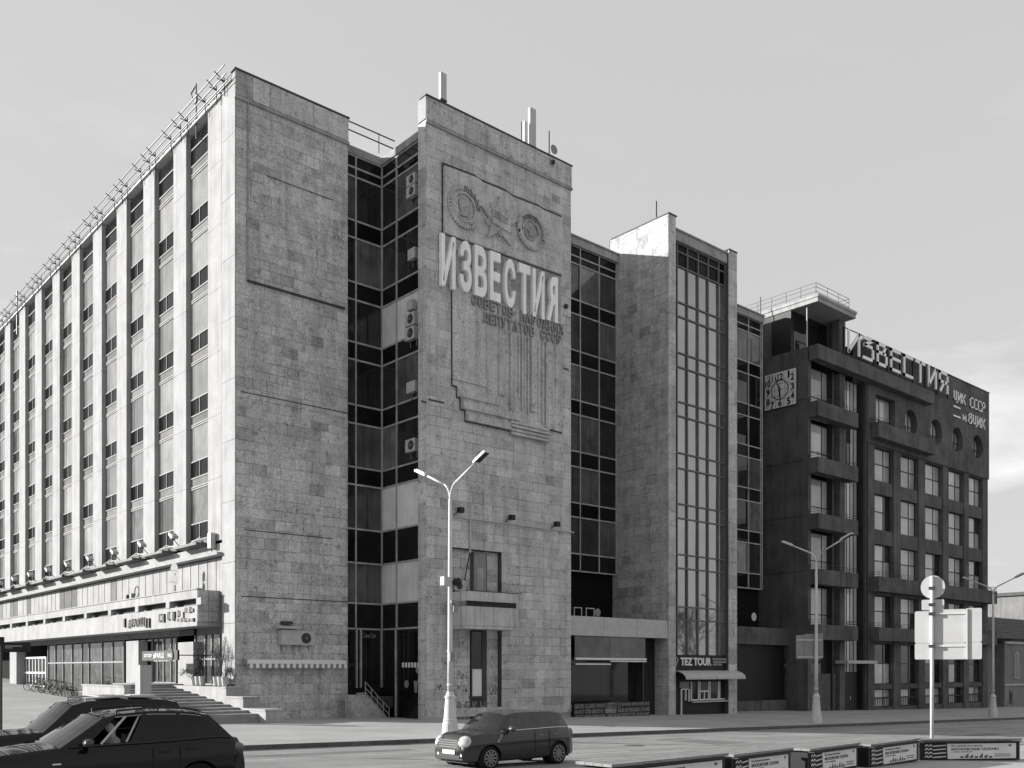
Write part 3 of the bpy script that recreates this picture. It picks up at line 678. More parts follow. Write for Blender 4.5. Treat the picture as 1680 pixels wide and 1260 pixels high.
# --- ground floor of the side wing
zfl = 2.13                                              # terrace floor before the shop front
USH = UA + .9
tfl = MB().box(20.6, UA+2.5, 55.51, 62, .2, zfl).box(17.02, 21.6, 54.9, 55.5, .2, zfl).build('terrace_floor', STEP, ob)
def kg(c, r): return ('shop_pane', mat('shop_glass', .045, .05, var=.6, scale=.9, fine=.5, fscale=3, fold=.9, rand=.4, spec=.6, ior=1.6, bump=.02))
eg = [S(x, USH) for x in (204, 186, 168.5, 147, 135.5, 119.4, 104.8, 92, 80)]
glaze('s', USH, sorted(eg), [zb2-.02, ZC + (HY-1086.8)*dS(150, USH)/FPX, 1.25], kg, fr=ALUL, mw=.08)
eg = [S(x, USH) for x in (290, 282, 270, 260, 251, 240, 229)]
glaze('s', USH, sorted(eg), [zb2-.02, ZC + (HY-1084)*dS(260, USH)/FPX, zfl], kg, fr=ALUL, mw=.07)
eg = [S(x, UA+.5) for x in (378, 362, 349, 338, 322)]
glaze('s', UA+.5, sorted(eg), [zb2-.02, ZC + (HY-1081)*dS(350, UA+.5)/FPX, zfl], kg, fr=ALUL, mw=.09)
for (x0, x1, yt) in ((207, 227, 1052), (292, 317, 1054)):
    va, vb = sorted((S(x0, UA+.1), S(x1, UA+.1))); MB().box(UA+.1, UA+.7, va, vb, .6, ZC+(HY-yt)*dS(x0, UA)/FPX).build('white_column', PALE, ob)
va, vb = sorted((S(18, UA+.2), S(29, UA+.2))); MB().box(UA+.1, UA+.9, va, vb, .8, zb2-.02).build('white_column', PALE, ob)
MB().box(UA+.15, UA+.6, S(317, UA+.2)-.2, S(295, UA+.2), 5.0, zb2-.02).build('shop_transom', BLACK, ob)
va, vb = sorted((S(36, USH), S(78, USH)))
dm = MB()
for k in range(9):
    a = va+(vb-va)*k/8; dm.box(USH-.16, USH-.05, a-.05, a+.05, 1.5, 4.05)
for z in (1.55, 2.7, 4.0): dm.box(USH-.15, USH-.06, va, vb, z-.07, z+.07)
door = dm.build('entrance_door', WHITE, ob)
for k in range(8): MB().box(USH-.1, USH-.07, va+(vb-va)*k/8+.06, va+(vb-va)*(k+1)/8-.06, 1.6, 3.95).build('pane', DARKG, door, fix=False)
# broad shallow steps in front of the terrace
NST = 11
for k in range(NST):
    v1 = 55.5 - k*1.05; z1 = zfl - .122*(k+1)
    MB().box(17.02, 21.6, v1-1.07, v1, .2, z1).build('stair_tread', STEP, ob)
MB().box(16.9, 21.6, 43.7, 43.93, .1, .52).build('stair_tread', STEP, ob)
for (v0, v1, z1) in ((47.6, 60, 2.08), (45.6, 47.59, 1.59), (43.1, 45.59, 1.02)):
    MB().box(21.62, 22.65 if v0 > 47.5 else 22.55, v0, min(v1, VA-.06) if v0 < 47.6 else VA-.06, .1, z1-.1).build('stair_wall', PALE, ob)
    MB().box(21.58, 22.69 if v0 > 47.5 else 22.59, v0-.03, (min(v1, VA-.06) if v0 < 47.6 else VA-.06)-.002, z1-.098, z1).build('wall_coping', PALE, ob)
MB().box(21.62, UA-.07, VA-.05, 58, .1, 2.06).build('stair_wall', PALE, ob)
MB().box(16.7, 17.0, 48.6, 55.2, .1, 2.1).box(17.0, 20.58, 55.52, 55.8, .1, 2.1).build('planter_wall', PALE, ob)
MB().box(16.66, 17.04, 48.6, 55.25, 2.103, 2.18).build('wall_coping', PALE, ob)
va = S(222, 16.7)
MB().box(16.7, 17.25, va-.65, va+.02, .1, Zd(1091, dS(226, 16.7))).build('gate_pier', PALE, ob)
flush_slabs()

# ------------------------------------------------------------------ dark corner building with the clock
VF, VE = 45.3, 44.3                                    # wall face and balcony face
U0, U1 = 74.0, F(1621, 45.3)
cb = thing('corner_building', 'dark rendered interwar building with stacked corner balconies and round windows', 'building', (90, 50, -1.5))
def ZF(y, x=1435, v=VF): return Zd(y, dF(x, v))
WIN = mat('tall_window_glass', .40, .05, var=.22, scale=.35, fine=.03, fold=.12, rand=.25, spec=.6, ior=1.6, bump=.01)
WIND = mat('dark_window_glass', .03, .05, var=.4, scale=.5, fine=0, rand=.5, spec=.5)
BAR = mat('dark_window_bar', .02, .5, var=.1, fine=0)
zt8 = ZC+31.2
bays = [(F(a, VF), F(b, VF)) for a, b in ((1435, 1466.6), (1477.8, 1507.5), (1518, 1547.5), (1556.4, 1582), (1589.7, 1613))]
rows = [(ZF(a), ZF(b)) for a, b in ((731, 786), (808, 867), (891, 947), (976, 1029), (1056, 1123), (1131, 1161))]
ztop_grid = rows[0][0]+.12
core = MB().box(U0+.4, 80.2, VF+1.0, 62, -4, ZC+27.1).box(80.2, 83.9, VF+1.1, 62, -4, ZC+27.1).box(83.9, U1-.1, VF+1.3, 62, -4, zt8-.3)
core.build('building_core', BLACKM, cb)
# side wall towards the office block
sw_ = MB().box(U0, U0+.5, VF+.55, 62, -4, ZC+28.2).box(U0, U0+.5, VF, VF+.55, -4, ZC+28.2)
sw_.build('side_wall', RENDER, cb)
for y in (662, 760, 850, 940): 
    z = Zd(y, dS(1290, U0)); MB().box(U0-.012, U0, VF+.3, 50, z-.02, z+.02).build('wall_groove', BLACK, cb)
MB().tube((84.1, VF-.12, -4), (84.1, VF-.12, ZC+27), .07, 8).build('downpipe', DKMET, cb)
# piers and spandrels of the window grid
edges = [83.9] + [x for b in bays for x in b] + [U1-.25]
for a, b in zip(edges[0::2], edges[1::2]): MB().box(a, b, VF, VF+1.28, -4, ztop_grid).build('wall_pier', RENDER, cb)
for (z1, z0), nxt in zip(rows, rows[1:]+[(-4, -4)]):
    for a, b in bays: MB().box(a, b, VF+.12, VF+1.28, nxt[0], z0).build('spandrel', RENDER, cb)
for a, b in bays: MB().box(a, b, VF+.12, VF+1.28, rows[0][0], ztop_grid).build('spandrel', RENDER, cb)
for i, (a, b) in enumerate(bays):
    for j, (z1, z0) in enumerate(rows):
        lowb = j == 5
        wv = VF+.5
        fr = MB()
        fr.box(a, a+.07, wv-.06, wv+.02, z0, z1).box(b-.07, b, wv-.06, wv+.02, z0, z1)
        xs = [a+.07, a+(b-a)*.18, a+(b-a)*.66, b-.07]
        for x in xs[1:3]: fr.box(x-.04, x+.04, wv-.07, wv+.02, z0, z1)
        zm = z0+(z1-z0)*.52
        for z in (z0+.04, zm, z1-.04): fr.box(a+.07, b-.07, wv-.065, wv+.02, z-.045, z+.045)
        wo_ = fr.build('window', BAR, cb)
        for p, q in zip(xs, xs[1:]):
            for z2, z3 in ((z0+.08, zm-.045), (zm+.045, z1-.08)):
                dk = (j == 4 and (i + (z2 > zm)) % 3 != 0) or (q == xs[3] and j > 0 and rnd.random() < .35) or (j == 3 and i > 0 and rnd.random() < .5)
                MB().box(p+.03, q-.03, wv-.02, wv+.01, z2, z3).build('pane', WIND if dk else WIN, wo_, fix=False)
        if lowb:
            rb = MB()
            for k in range(9): rb.box(a+.1+(b-a-.2)*k/8-.02, a+.1+(b-a-.2)*k/8+.02, VF+.2, VF+.24, z0, z0+.8)
            rb.box(a, b, VF+.19, VF+.25, z0+.8, z0+.86); rb.build('window_grille', BAR, cb)
# top storey wall with the round windows
zw0 = ztop_grid
rc = [(1495, 692), (1536, 709), (1571, 722.6), (1604, 734.5)]
VP_ = VF-.12
pl = MB()
RR = 1.32
cen = [FP(x, y, VP_) for x, y in rc]; zc_ = sum(c[1] for c in cen)/4
half = RR+.25
segs = [83.9]
tw0, tw1 = bays[0][0], bays[0][1]
zwb = ZF(702); zwt = zc_+half+.03
pl.box(83.9, tw0, VP_, VF+1.28, zw0, zwt).box(tw1, cen[0][0]-half, VP_, VF+1.28, zw0, zwt).box(tw0, tw1, VP_, VF+1.28, zw0, zwb)
pl.box(83.9, U1, VP_, VF+1.28, zwt, zt8)
for k, c in enumerate(cen):
    r_end = (cen[k+1][0]-half) if k < 3 else U1
    if r_end > c[0]+half: pl.box(c[0]+half, r_end, VP_, VF+1.28, zw0, zwt)
    pl.box(c[0]-half, c[0]+half, VP_, VF+1.28, zw0, zc_-half).box(c[0]-half, c[0]+half, VP_, VF+1.28, zc_+half, zwt)
    n = 40; ring_ = []
    for q in range(n):
        t = 2*math.pi*q/n; cs, sn = math.cos(t), math.sin(t); m_ = max(abs(cs), abs(sn))
        ring_.append(((c[0]+RR*cs, zc_+RR*sn), (c[0]+half*cs/m_, zc_+half*sn/m_)))
    for q in range(n):
        (i0, o0), (i1, o1) = ring_[q], ring_[(q+1) % n]
        pl.quad((i0[0], VP_, i0[1]), (o0[0], VP_, o0[1]), (o1[0], VP_, o1[1]), (i1[0], VP_, i1[1]))
        pl.quad((i0[0], VP_, i0[1]), (i1[0], VP_, i1[1]), (i1[0], VF+.9, i1[1]), (i0[0], VF+.9, i0[1]))
pl.build('top_wall', RENDER, cb, fix=False)
for c in cen:
    mb = MB(); wv = VF+.5
    for k in range(24):
        t0, t1 = 2*math.pi*k/24, 2*math.pi*(k+1)/24
        mb.tube((c[0]+(RR-.04)*math.cos(t0), wv, zc_+(RR-.04)*math.sin(t0)), (c[0]+(RR-.04)*math.cos(t1), wv, zc_+(RR-.04)*math.sin(t1)), .05, 5, cap=False)
    mb.box(c[0]-.35-.04, c[0]-.35+.04, wv-.06, wv+.03, zc_-RR*.95, zc_+RR*.95).box(c[0]+.5-.03, c[0]+.5+.03, wv-.06, wv+.03, zc_-RR*.9, zc_+RR*.9).box(c[0]-RR*.98, c[0]+RR*.98, wv-.05, wv+.03, zc_-.24, zc_-.16)
    wo_ = mb.build('round_window', BAR, cb)
    q = MB(); q.prism([(c[0]+RR*math.cos(2*math.pi*k/32), zc_+RR*math.sin(2*math.pi*k/32)) for k in range(32)], front(wv+.02), -.02, .0); q.build('pane', WIN, wo_)
fr = MB(); wv = VF+.5
for x in (tw0+.04, tw0+.5, tw0+1.7, tw1-.04): fr.box(x-.04, x+.04, wv-.06, wv+.02, zwb, zwt)
for z in (zwb+.04, zwb+1.1, zwt-.04): fr.box(tw0, tw1, wv-.055, wv+.02, z-.04, z+.04)
wo_ = fr.build('window', BAR, cb); MB().box(tw0+.05, tw1-.05, wv-.02, wv+.01, zwb+.05, zwt-.05).build('pane', WIN, wo_)
MB().box(83.85, U1+.06, VP_-.06, VP_+.4, zt8+.003, zt8+.1).build('coping', ROOFMET, cb)
MB().box(U1-.24, U1+.0, VF+.02, VF+.3, -4, zw0-.02).build('corner_pier', RENDER, cb)
# eave band under the roof sign
ev = MB().box(U0-.0, F(1533, VE), VE, VF-.13, ZC+26.95, ZC+28.2).build('eave_band', RENDER, cb)
# corner bay with balconies
kz = dS(1343, U0)/FPX
bt = [ZC+(HY-y)*kz for y in (655.6, 748.6, 841, 932.7, 1024)]
def rail(mb, pts, z0, hs, r=.018):
    for h in hs:
        for a, b in zip(pts, pts[1:]): mb.tube((a[0], a[1], z0+h), (b[0], b[1], z0+h), r, 5, cap=False)
    for a, b in zip(pts, pts[1:]):
        L_ = math.dist(a, b); n = max(1, int(L_/1.4))
        for k in range(n+1): mb.tube((a[0]+(b[0]-a[0])*k/n, a[1]+(b[1]-a[1])*k/n, z0), (a[0]+(b[0]-a[0])*k/n, a[1]+(b[1]-a[1])*k/n, z0+hs[-1]), r, 5, cap=False)
    return mb
def balcony(u0, u1, zt, zb_, rl=True):
    o = MB().box(u0, u1, VE, VE+.14, zb_+.18, zt).box(u0, u0+.14, VE+.14, VF-.003, zb_+.18, zt).box(u1-.14, u1, VE+.14, VF-.003, zb_+.18, zt).box(u0, u1, VE, VF-.003, zb_, zb_+.178).build('balcony', RENDER, cb)
    if rl: rail(MB(), [(u0+.07, VF-.05), (u0+.07, VE+.07), (u1-.07, VE+.07), (u1-.07, VF-.05)], zt, (.2, .42)).build('railing', BAR, o)
    return o
ub1 = F(1408, VE)
for z in bt: balcony(U0, ub1, z, z-1.32)
balcony(84.6, F(1535, VE), ZC+23.3, ZC+21.85)
balcony(84.6, U1, ZC+8.75, ZC+7.35)
balcony(84.6, U1, ZC+3.95, ZC+2.7)
# corner windows between balconies and the stair glazing beside them
cu0, cu1 = U0+.52, 79.3
LIGHTW = mat('pale_window_reveal', .16, .9, var=.15, fine=.1)
zz = [ZC+26.9] + bt
for k, z0 in enumerate(bt + [ZC-1.0]):
    z1 = (zz[k] if k == 0 else bt[k-1]-1.34)
    MB().box(cu0, cu0+.5, VF+.35, VF+.95, z0-1.3, z1).build('window_reveal', LIGHTW, cb)
    fr = MB(); wv = VF+.8
    xs = [cu0+.5, F(1347, wv), F(1360, wv), F(1368, wv)]
    for x in xs: fr.box(x-.04, x+.04, wv-.06, wv+.02, z0-1.0, z1)
    for z in (z0+1.0 if k < 5 else z0+1.8, z1-.05): fr.box(xs[0], xs[-1], wv-.055, wv+.02, z-.04, z+.04)
    wo_ = fr.build('window', BAR, cb)
    for p, q in zip(xs, xs[1:]): MB().box(p+.03, q-.03, wv-.02, wv+.01, z0-1.0, z1-.05).build('pane', WIN if k < 5 else WIND, wo_, fix=False)
MB().box(F(1369, VF), F(1371, VF), VF+.2, VF+.95, -4, ZC+26.9).build('dark_pier', BAR, cb)
MB().box(F(1378, VF), 80.25, VF+.02, VF+.95, -4, ZC+26.93).build('wall_pier', RENDER, cb)
# loggia under the tower slab
tw = MB().box(U0+.03, U0+.45, 49.0, 62, ZC+28.22, ZC+31.85).box(79.3, 80.4, VF+.06, VF+.8, ZC+28.22, ZC+31.85).box(80.0, 80.4, VF+.81, 62, ZC+28.22, ZC+31.85)
tw.build('loggia_wall', RENDER, cb)
MB().box(U0+.5, 79.9, 47.0, 47.2, ZC+28.0, ZC+31.86).build('loggia_glass', DARKG, cb)
MB().box(U0+.46, 79.9, VF-.1, 47.0, ZC+28.0, ZC+28.15).build('loggia_floor', BLACKM, cb)
MB().box(U0+.03, U0+.45, 47.0, 49.0, ZC+28.22, ZC+31.85).build('loggia_side', BLACK, cb)
MB().tube((U0+.35, VF+.3, ZC+28.2), (U0+.35, VF+.3, ZC+31.86), .06, 8).build('loggia_post', LGREY, cb)
tr_ = MB().box(U0-.05, F(1404, VE), VE, 62, ZC+31.87, ZC+32.25).box(U0-.12, F(1404, VE)+.08, VE-.08, 62, ZC+32.25, ZC+32.5).build('tower_slab', PALE, cb)
rl_ = rail(MB(), [(U0+.15, 52), (U0+.15, VE+.3), (F(1398, VE), VE+.3), (F(1398, VE), 52)], ZC+32.5, (.35, .75, 1.1), .022).build('railing', DKMET, tr_)
# stair glazing
su0, su1 = 80.3, 83.6
fr = MB(); wv = VF+.7
for k in range(6): x = su0+.05+(su1-su0-.1)*k/5; fr.box(x-.045, x+.045, wv-.06, wv+.02, -3.6, ZC+26.9)
zl = [ZC+26.9, ZC+23.2, ZC+22.6, ZC+18.4, ZC+17.7, ZC+13.5, ZC+12.8, ZC+8.5, ZC+7.8, ZC+3.5, ZC+2.8, ZC-.3]
for z in zl: fr.box(su0, su1, wv-.055, wv+.02, z-.05, z+.05)
sg = fr.build('stair_glazing', BAR, cb)
for r in range(len(zl)-1):
    for k in range(5):
        x0 = su0+.1+(su1-su0-.1)*k/5
        MB().box(x0, x0+(su1-su0-.1)/5-.1, wv-.02, wv+.01, zl[r+1]+.05, zl[r]-.05).build('pane', WIND if (r % 2 == 1 or (r == 2 and k < 3)) else WIN, sg, fix=False)
MB().box(su1+.02, 83.88, VF+.1, VF+1.0, -4, ZC+27).build('wall_pier', BAR, cb)
# street door and thin canopy
MB().box(79.0, 84.3, VF-1.0, VF+.3, ZC+.52, ZC+.8).build('door_canopy', LGREY, cb)
dz = zg(82)
dd = MB().box(80.6, 83.3, VF+.5, VF+.6, dz, ZC-.35).build('street_door', BLACK, cb)
MB().box(81.9, 82.0, VF+.44, VF+.5, dz+1.0, dz+1.3).build('door_handle', CHROME, dd)
MB().box(U0+.02, 79.2, VF+.36, VF+.5, -4, ZC-.4).build('ground_wall', RENDER, cb)

# hoarding and fascia closing the gap between the two buildings
hd = thing('passage_hoarding', 'black hoarding under a grey fascia closing the gap beside the dark building', 'hoarding', (67, 47.6, -.8))
MB().box(UC1+.1, U0-.05, 47.6, 47.8, -1.2, ZC+2.1).build('board', BLACK, hd)
MB().box(UC1+.1, U0-.05, 47.2, 47.9, ZC+2.12, ZC+3.6).build('fascia', RENDER, hd)
MB().box(UC1+2.5, U0-.06, 47.3, 47.58, -1.2, .3).build('base_wall', RENDER, hd)
es = thing('arrow_sign', 'dark sign board with an arrow bracket reading EAT MARKET on the black hoarding', 'sign', (71, 47.55, 2))
fH = front(47.5)
MB().box(F(1284, 47.5), F(1316, 47.5), 47.5, 47.58, Zd(1105, dF(1300, 47.5)), Zd(1081, dF(1300, 47.5))).build('board', BLACK, es)
eu = lambda x, y: FP(x, y, 47.5)
mb = MB()
for wd, x0, x1, y0, y1 in (('EAT', 1302, 1311, 1085, 1089), ('MARKET', 1294, 1311, 1090, 1094)):
    a, b = eu(x0, y1), eu(x1, y0); letters(mb, wd, fH, a[0], b[0], a[1], a[1]+.24, .004, .02, True)
mb.build('lettering', LGREY, es)
P = [eu(1294, 1085), eu(1286, 1092.5), eu(1294, 1101)]; mb = MB()
for a, b in zip(P, P[1:]): mb.tube((a[0], 47.47, a[1]), (b[0], 47.47, b[1]), .025, 5)
mb.box(eu(1313, 1085)[0]-.05, eu(1313, 1085)[0]+.05, 47.45, 47.49, eu(1313, 1101)[1], eu(1313, 1084)[1])
mb.build('arrow', GREY, es)

# ------------------------------------------------------------------ clock and roof sign
ck = thing('wall_clock', 'square white wall clock with black numerals and a round centre ring on dark wall', 'clock', (U0-.05, 48, 27))
v1k, zk1 = SP(1306, 603, U0-.15); v0k = S(1254.6, U0-.15); zk0 = SP(1306, 662, U0-.15)[1]
cw_, chh = (v0k-v1k), zk1-zk0
def fK(a, b, d): return (U0-.15-d, v0k - a*cw_, zk0 + b*chh)      # a to the right, b up, both 0..1
mb = MB(); mb.prism([(0, 0), (1, 0), (1, 1), (0, 1)], fK, -.13, 0); face = mb.build('clock_face', WHITE, ck)
mb = MB(); mb.prism([(-.012, -.012), (1.012, -.012), (1.012, 1.012), (-.012, 1.012)], fK, -.14, -.02); mb.build('clock_case', BLACK, ck)
NUMP = {12: (.50, .86), 1: (.77, .88), 2: (.885, .78), 3: (.89, .5), 4: (.89, .25), 5: (.77, .12), 6: (.5, .12), 7: (.25, .10), 8: (.11, .22), 9: (.11, .49), 10: (.10, .74), 11: (.20, .87)}
for n, (a, b) in NUMP.items():
    wn_ = {1: .06, 10: .165, 11: .12, 12: .165}.get(n, .115)
    mb = MB(); letters(mb, str(n), fK, a-wn_/2, a+wn_/2, b-.098, b+.098, .002, .015); mb.build('numeral', BLACK, ck)
mb = MB()
def bar(mb, p, q, w_, d0=.003, d1=.02):
    dx, dy = q[0]-p[0], q[1]-p[1]; L_ = math.hypot(dx, dy); nx, ny = -dy/L_*w_/2, dx/L_*w_/2
    mb.prism([(p[0]+nx, p[1]+ny), (q[0]+nx, q[1]+ny), (q[0]-nx, q[1]-ny), (p[0]-nx, p[1]-ny)], fK, d0, d1)
for k in range(32):
    t0, t1 = 2*math.pi*k/32, 2*math.pi*(k+1)/32; bar(mb, (.49+.265*math.cos(t0), .5+.265*math.sin(t0)), (.49+.265*math.cos(t1), .5+.265*math.sin(t1)), .02)
mb.build('centre_ring', BLACK, ck)
mb = MB()
for g_ in (.32, .49, .66): bar(mb, (g_, .25), (g_, .75), .007); bar(mb, (.24, g_+.01), (.74, g_+.01), .007)
for p, q in (((.22, .22), (.78, .22)), ((.22, .78), (.78, .78)), ((.22, .22), (.22, .78)), ((.78, .22), (.78, .78)), ((.36, .02), (.36, .22)), ((.62, .02), (.62, .22)), ((.36, .78), (.36, .98)), ((.62, .78), (.62, .98)),
             ((.02, .36), (.22, .36)), ((.02, .62), (.22, .62)), ((.78, .36), (.98, .36)), ((.78, .62), (.98, .62)), ((.02, .9), (.1, .9)), ((.1, .9), (.1, .98)), ((.9, .9), (.98, .9)), ((.9, .9), (.9, .98)), ((.02, .1), (.1, .1)), ((.1, .02), (.1, .1)), ((.9, .1), (.98, .1)), ((.9, .02), (.9, .1))):
    bar(mb, p, q, .006)
mb.build('grid_line', mat('thin_grey_line', .1, .7, var=0, fine=0), ck)
mb = MB(); bar(mb, (.49, .5), (.34, .88), .028, .03, .045); mb.build('minute_hand', BLACK, ck)
mb = MB(); bar(mb, (.49, .56), (.50, .27), .045, .046, .06); mb.build('hour_hand', BLACK, ck)

sg = thing('roof_sign', 'roof sign of tall thin white outline letters on a dark parapet wall', 'sign', (89, VF-.4, 31))
vS = VE+.05
def strokes(mb, segs, u0, u1, z0, z1, w_, v, dep=.12):
    """letter made of straight bars on a 0..1 grid"""
    W_, H_ = u1-u0, z1-z0
    for (x0, y0, x1, y1) in segs:
        p, q = Vector((u0+x0*W_, 0, z0+y0*H_)), Vector((u0+x1*W_, 0, z0+y1*H_)); d = q-p; L_ = d.length; d.normalize()
        n = Vector((-d.z, 0, d.x))*w_/2; e = d*w_*.5
        P = [p-e+n, q+e+n, q+e-n, p-e-n]; i = len(mb.v)
        for vv in (v, v+dep): mb.v += [(a.x, vv, a.z) for a in P]
        for f_ in ((0,1,2,3),(7,6,5,4),(0,4,5,1),(1,5,6,2),(2,6,7,3),(3,7,4,0)): mb.f.append(tuple(i+k for k in f_)); mb.t.append(1)
GL = {'И': [(0,1,0,0),(0,0,1,1),(1,1,1,0)], 'З': [(0,1,1,1),(1,1,.1,.66),(.1,.66,1,.62),(1,.62,1,0),(1,0,0,0)], 'В': [(0,0,0,1),(0,1,.95,1),(.95,1,.6,.6),(0,.58,1,.58),(1,.58,1,0),(1,0,0,0)],
      'Е': [(0,0,0,1),(0,1,1,1),(0,.58,1,.58),(0,0,1,0)], 'С': [(0,0,0,1),(0,1,1,1),(0,0,1,0)], 'Т': [(0,1,1,1),(.5,1,.5,0)], 'Я': [(1,0,1,1),(1,1,0,1),(0,1,0,.5),(0,.5,1,.5),(.55,.5,.1,0)],
      'Ц': [(0,1,0,.1),(0,.1,1,.1),(.8,1,.8,.1),(1,.1,1,-.15)], 'К': [(0,0,0,1),(0,.5,.4,.5),(.4,.5,1,1),(.4,.5,1,0)], 'Р': [(0,0,0,1),(0,1,1,1),(1,1,1,.5),(1,.5,0,.5)]}
for ch, x0, x1, y0, y1 in (('И', 1392.5, 1411, 543, 580), ('З', 1417, 1434, 557, 591), ('В', 1440, 1456, 566, 600), ('Е', 1462, 1477.5, 577, 610), ('С', 1483.5, 1498, 587, 619), ('Т', 1503.5, 1518, 598, 630), ('И', 1524, 1537, 606, 640), ('Я', 1542, 1556, 617, 647)):
    a0, a1 = F(x0, vS), F(x1, vS)
    mb = MB(); strokes(mb, GL[ch], a0+.1, a1-.1, ZC+28.75, ZC+30.6, .28, vS); mb.build('letter', WHITEL, sg)
fr = MB().box(F(1388, vS), F(1558, vS), vS+.22, vS+.28, ZC+28.45, ZC+28.52).box(F(1388, vS), F(1558, vS), vS+.22, vS+.28, ZC+30.8, ZC+30.87)
for x in (1388, 1414, 1437, 1459, 1480, 1501, 1521, 1540, 1558): fr.box(F(x, vS)-.04, F(x, vS)+.04, vS+.16, vS+.3, ZC+28.21, ZC+30.86)
fr.build('sign_frame', BLACK, sg)
s2 = thing('parapet_sign', 'small white two-line lettering with two dashes at the end of the dark parapet', 'sign', (105, VF-.2, 30))
vs2 = VP_-.14
def word(wd, x0, x1, zb_, h, wt):
    a0, a1 = F(x0, vs2), F(x1, vs2); n = len(wd); st = (a1-a0)/n
    for i, ch in enumerate(wd):
        if ch == ' ': continue
        mb = MB(); strokes(mb, GL[ch], a0+i*st+.12*st, a0+(i+.80)*st, zb_, zb_+h, wt, vs2, .1); mb.build('letter', WHITEL, s2)
word('ЦИК СССР', 1565, 1617.5, ZC+28.75, 1.0, .13)
word('ВЦИК', 1589, 1617.5, ZC+26.95, 1.0, .13)
word('И', 1580, 1586.5, ZC+26.95, .62, .12)
for zz_ in (28.0, 27.0): MB().box(F(1565, vs2), F(1576, vs2), vs2, vs2+.1, ZC+zz_, ZC+zz_+.16).build('dash', WHITEL, s2)

# ------------------------------------------------------------------ annex between the emblem block and the glazed block
an = thing('cafe_front', 'low cafe front of pale fascia panels over shaded dark glass beside the emblem wall', 'shop front', (47, VC, -.3))
za, zb3 = ZC+3.47, ZC+2.2
for k in range(3):
    a, b = UB1+.05+(UC-.1-UB1)*k/3, UB1+.05+(UC-.1-UB1)*(k+1)/3
    MB().box(a+.015, b-.015, VC+.02, VC+.2, zb3, za).build('fascia_panel', LGREY, an)
MB().box(UB1+.05, UC-.06, VC+.2, VG-.5, zb3+.1, za-.05).build('flat_roof', ROOFMET, an)
bu = [F(943, VC+.1), F(1000.5, VC+.1), F(1059, VC+.1)]
for k in range(2):
    MB().box(bu[k]+.02, bu[k+1]-.02, VC+.1, VC+.16, ZC+.78, zb3-.02).build('fabric_blind', GREYP, an)
    dzz = -.22 if k == 0 else -.02
    MB().box(bu[k]-.02, bu[k+1]-.02, VC-.02, VC+.14, ZC+.62, ZC+.76).box(bu[k]-.02, bu[k+1]-.03, VC-.03, VC+.08, ZC+.42+dzz+.1, ZC+.5+dzz+.1).build('awning_bar', WHITE, an)
MB().box(UB1+.08, UC-.08, VC+1.2, VC+1.3, -1, zb3).build('shop_glass_wall', DARKG, an)
MB().box(F(1060, VC+.2), F(1062, VC+.2), VC+.5, VC+1.19, -1, zb3).build('shop_post', DKMET, an)
for i, (x, wpx) in enumerate(((942, 13), (961.5, 14))):
    a = F(x, VC+1.5); b = F(x+wpx, VC+1.5); mb = MB()
    for q in ((a, a+.06), (b-.06, b)): mb.box(q[0], q[1], VC+1.5, VC+1.56, za, za+.7)
    mb.box(a+.06, b-.06, VC+1.5, VC+1.56, za+.64, za+.7).build('rooflight_frame', LGREY, an)
bn = thing('word_banner', 'low barrier banner printed with three rows of music words before the cafe front', 'banner', (46, VC-.7, -.2))
vb_ = VC-.6; a0, a1 = F(942, vb_), F(1066, vb_)
z00, z01 = Zd(1182, dF(950, vb_)), Zd(1154.5, dF(950, vb_))
MB().box(a0, a1, vb_, vb_+.05, z00, z01).build('board', BLACK, bn)
fN = front(vb_)
hh = (z01-z00)/3
GBAN = mat('banner_print', .20, .8, var=.2, scale=1.5, fine=.1)
W3 = [[('GOOD CLASSIC PIANO', 0, .40, 0), ('FLANGER', .41, .60, 1), ('SHINE SPEAKER JAZ', .61, 1, 0)], [('HI-HAT GTR GROOVE', 0, .37, 0), ('BASS KEYBOARD DRUMS', .56, 1, 0)], [('JAZZ VERB SPEAKER', 0, .40, 0), ('AMP DRUMS', .41, .60, 0), ('CLASSIC', .61, .79, 1), ('CHORUS BEAT', .8, 1, 0)]]
for r_, row in enumerate(W3):
    for wd, p, q, bl in row:
        zz0 = z01 - (r_+1)*hh + .05
        if bl: 
            MB().box(a0+(a1-a0)*p, a0+(a1-a0)*q, vb_-.006, vb_-.001, zz0-.03, zz0+hh-.06).build('print_block', GBAN, bn, fix=False)
            mb = MB(); letters(mb, wd, fN, a0+(a1-a0)*p+.02, a0+(a1-a0)*q-.02, zz0, zz0+hh-.1, .008, .012); mb.build('word', INK, bn)
        else:
            mb = MB(); letters(mb, wd, fN, a0+(a1-a0)*p+.03, a0+(a1-a0)*q-.03, zz0, zz0+hh-.08, .002, .01); mb.build('word', GBAN, bn)
MB().box(a0+(a1-a0)*.39, a0+(a1-a0)*.54, vb_-.006, vb_-.001, z01-2*hh+.02, z01-hh-.03).build('print_block', GBAN, bn, fix=False)
for a in (a0+.2, a1-.2): MB().box(a-.04, a+.04, vb_+.05, vb_+.4, zg(a)-.02, z00+.3).build('foot', DKMET, bn)

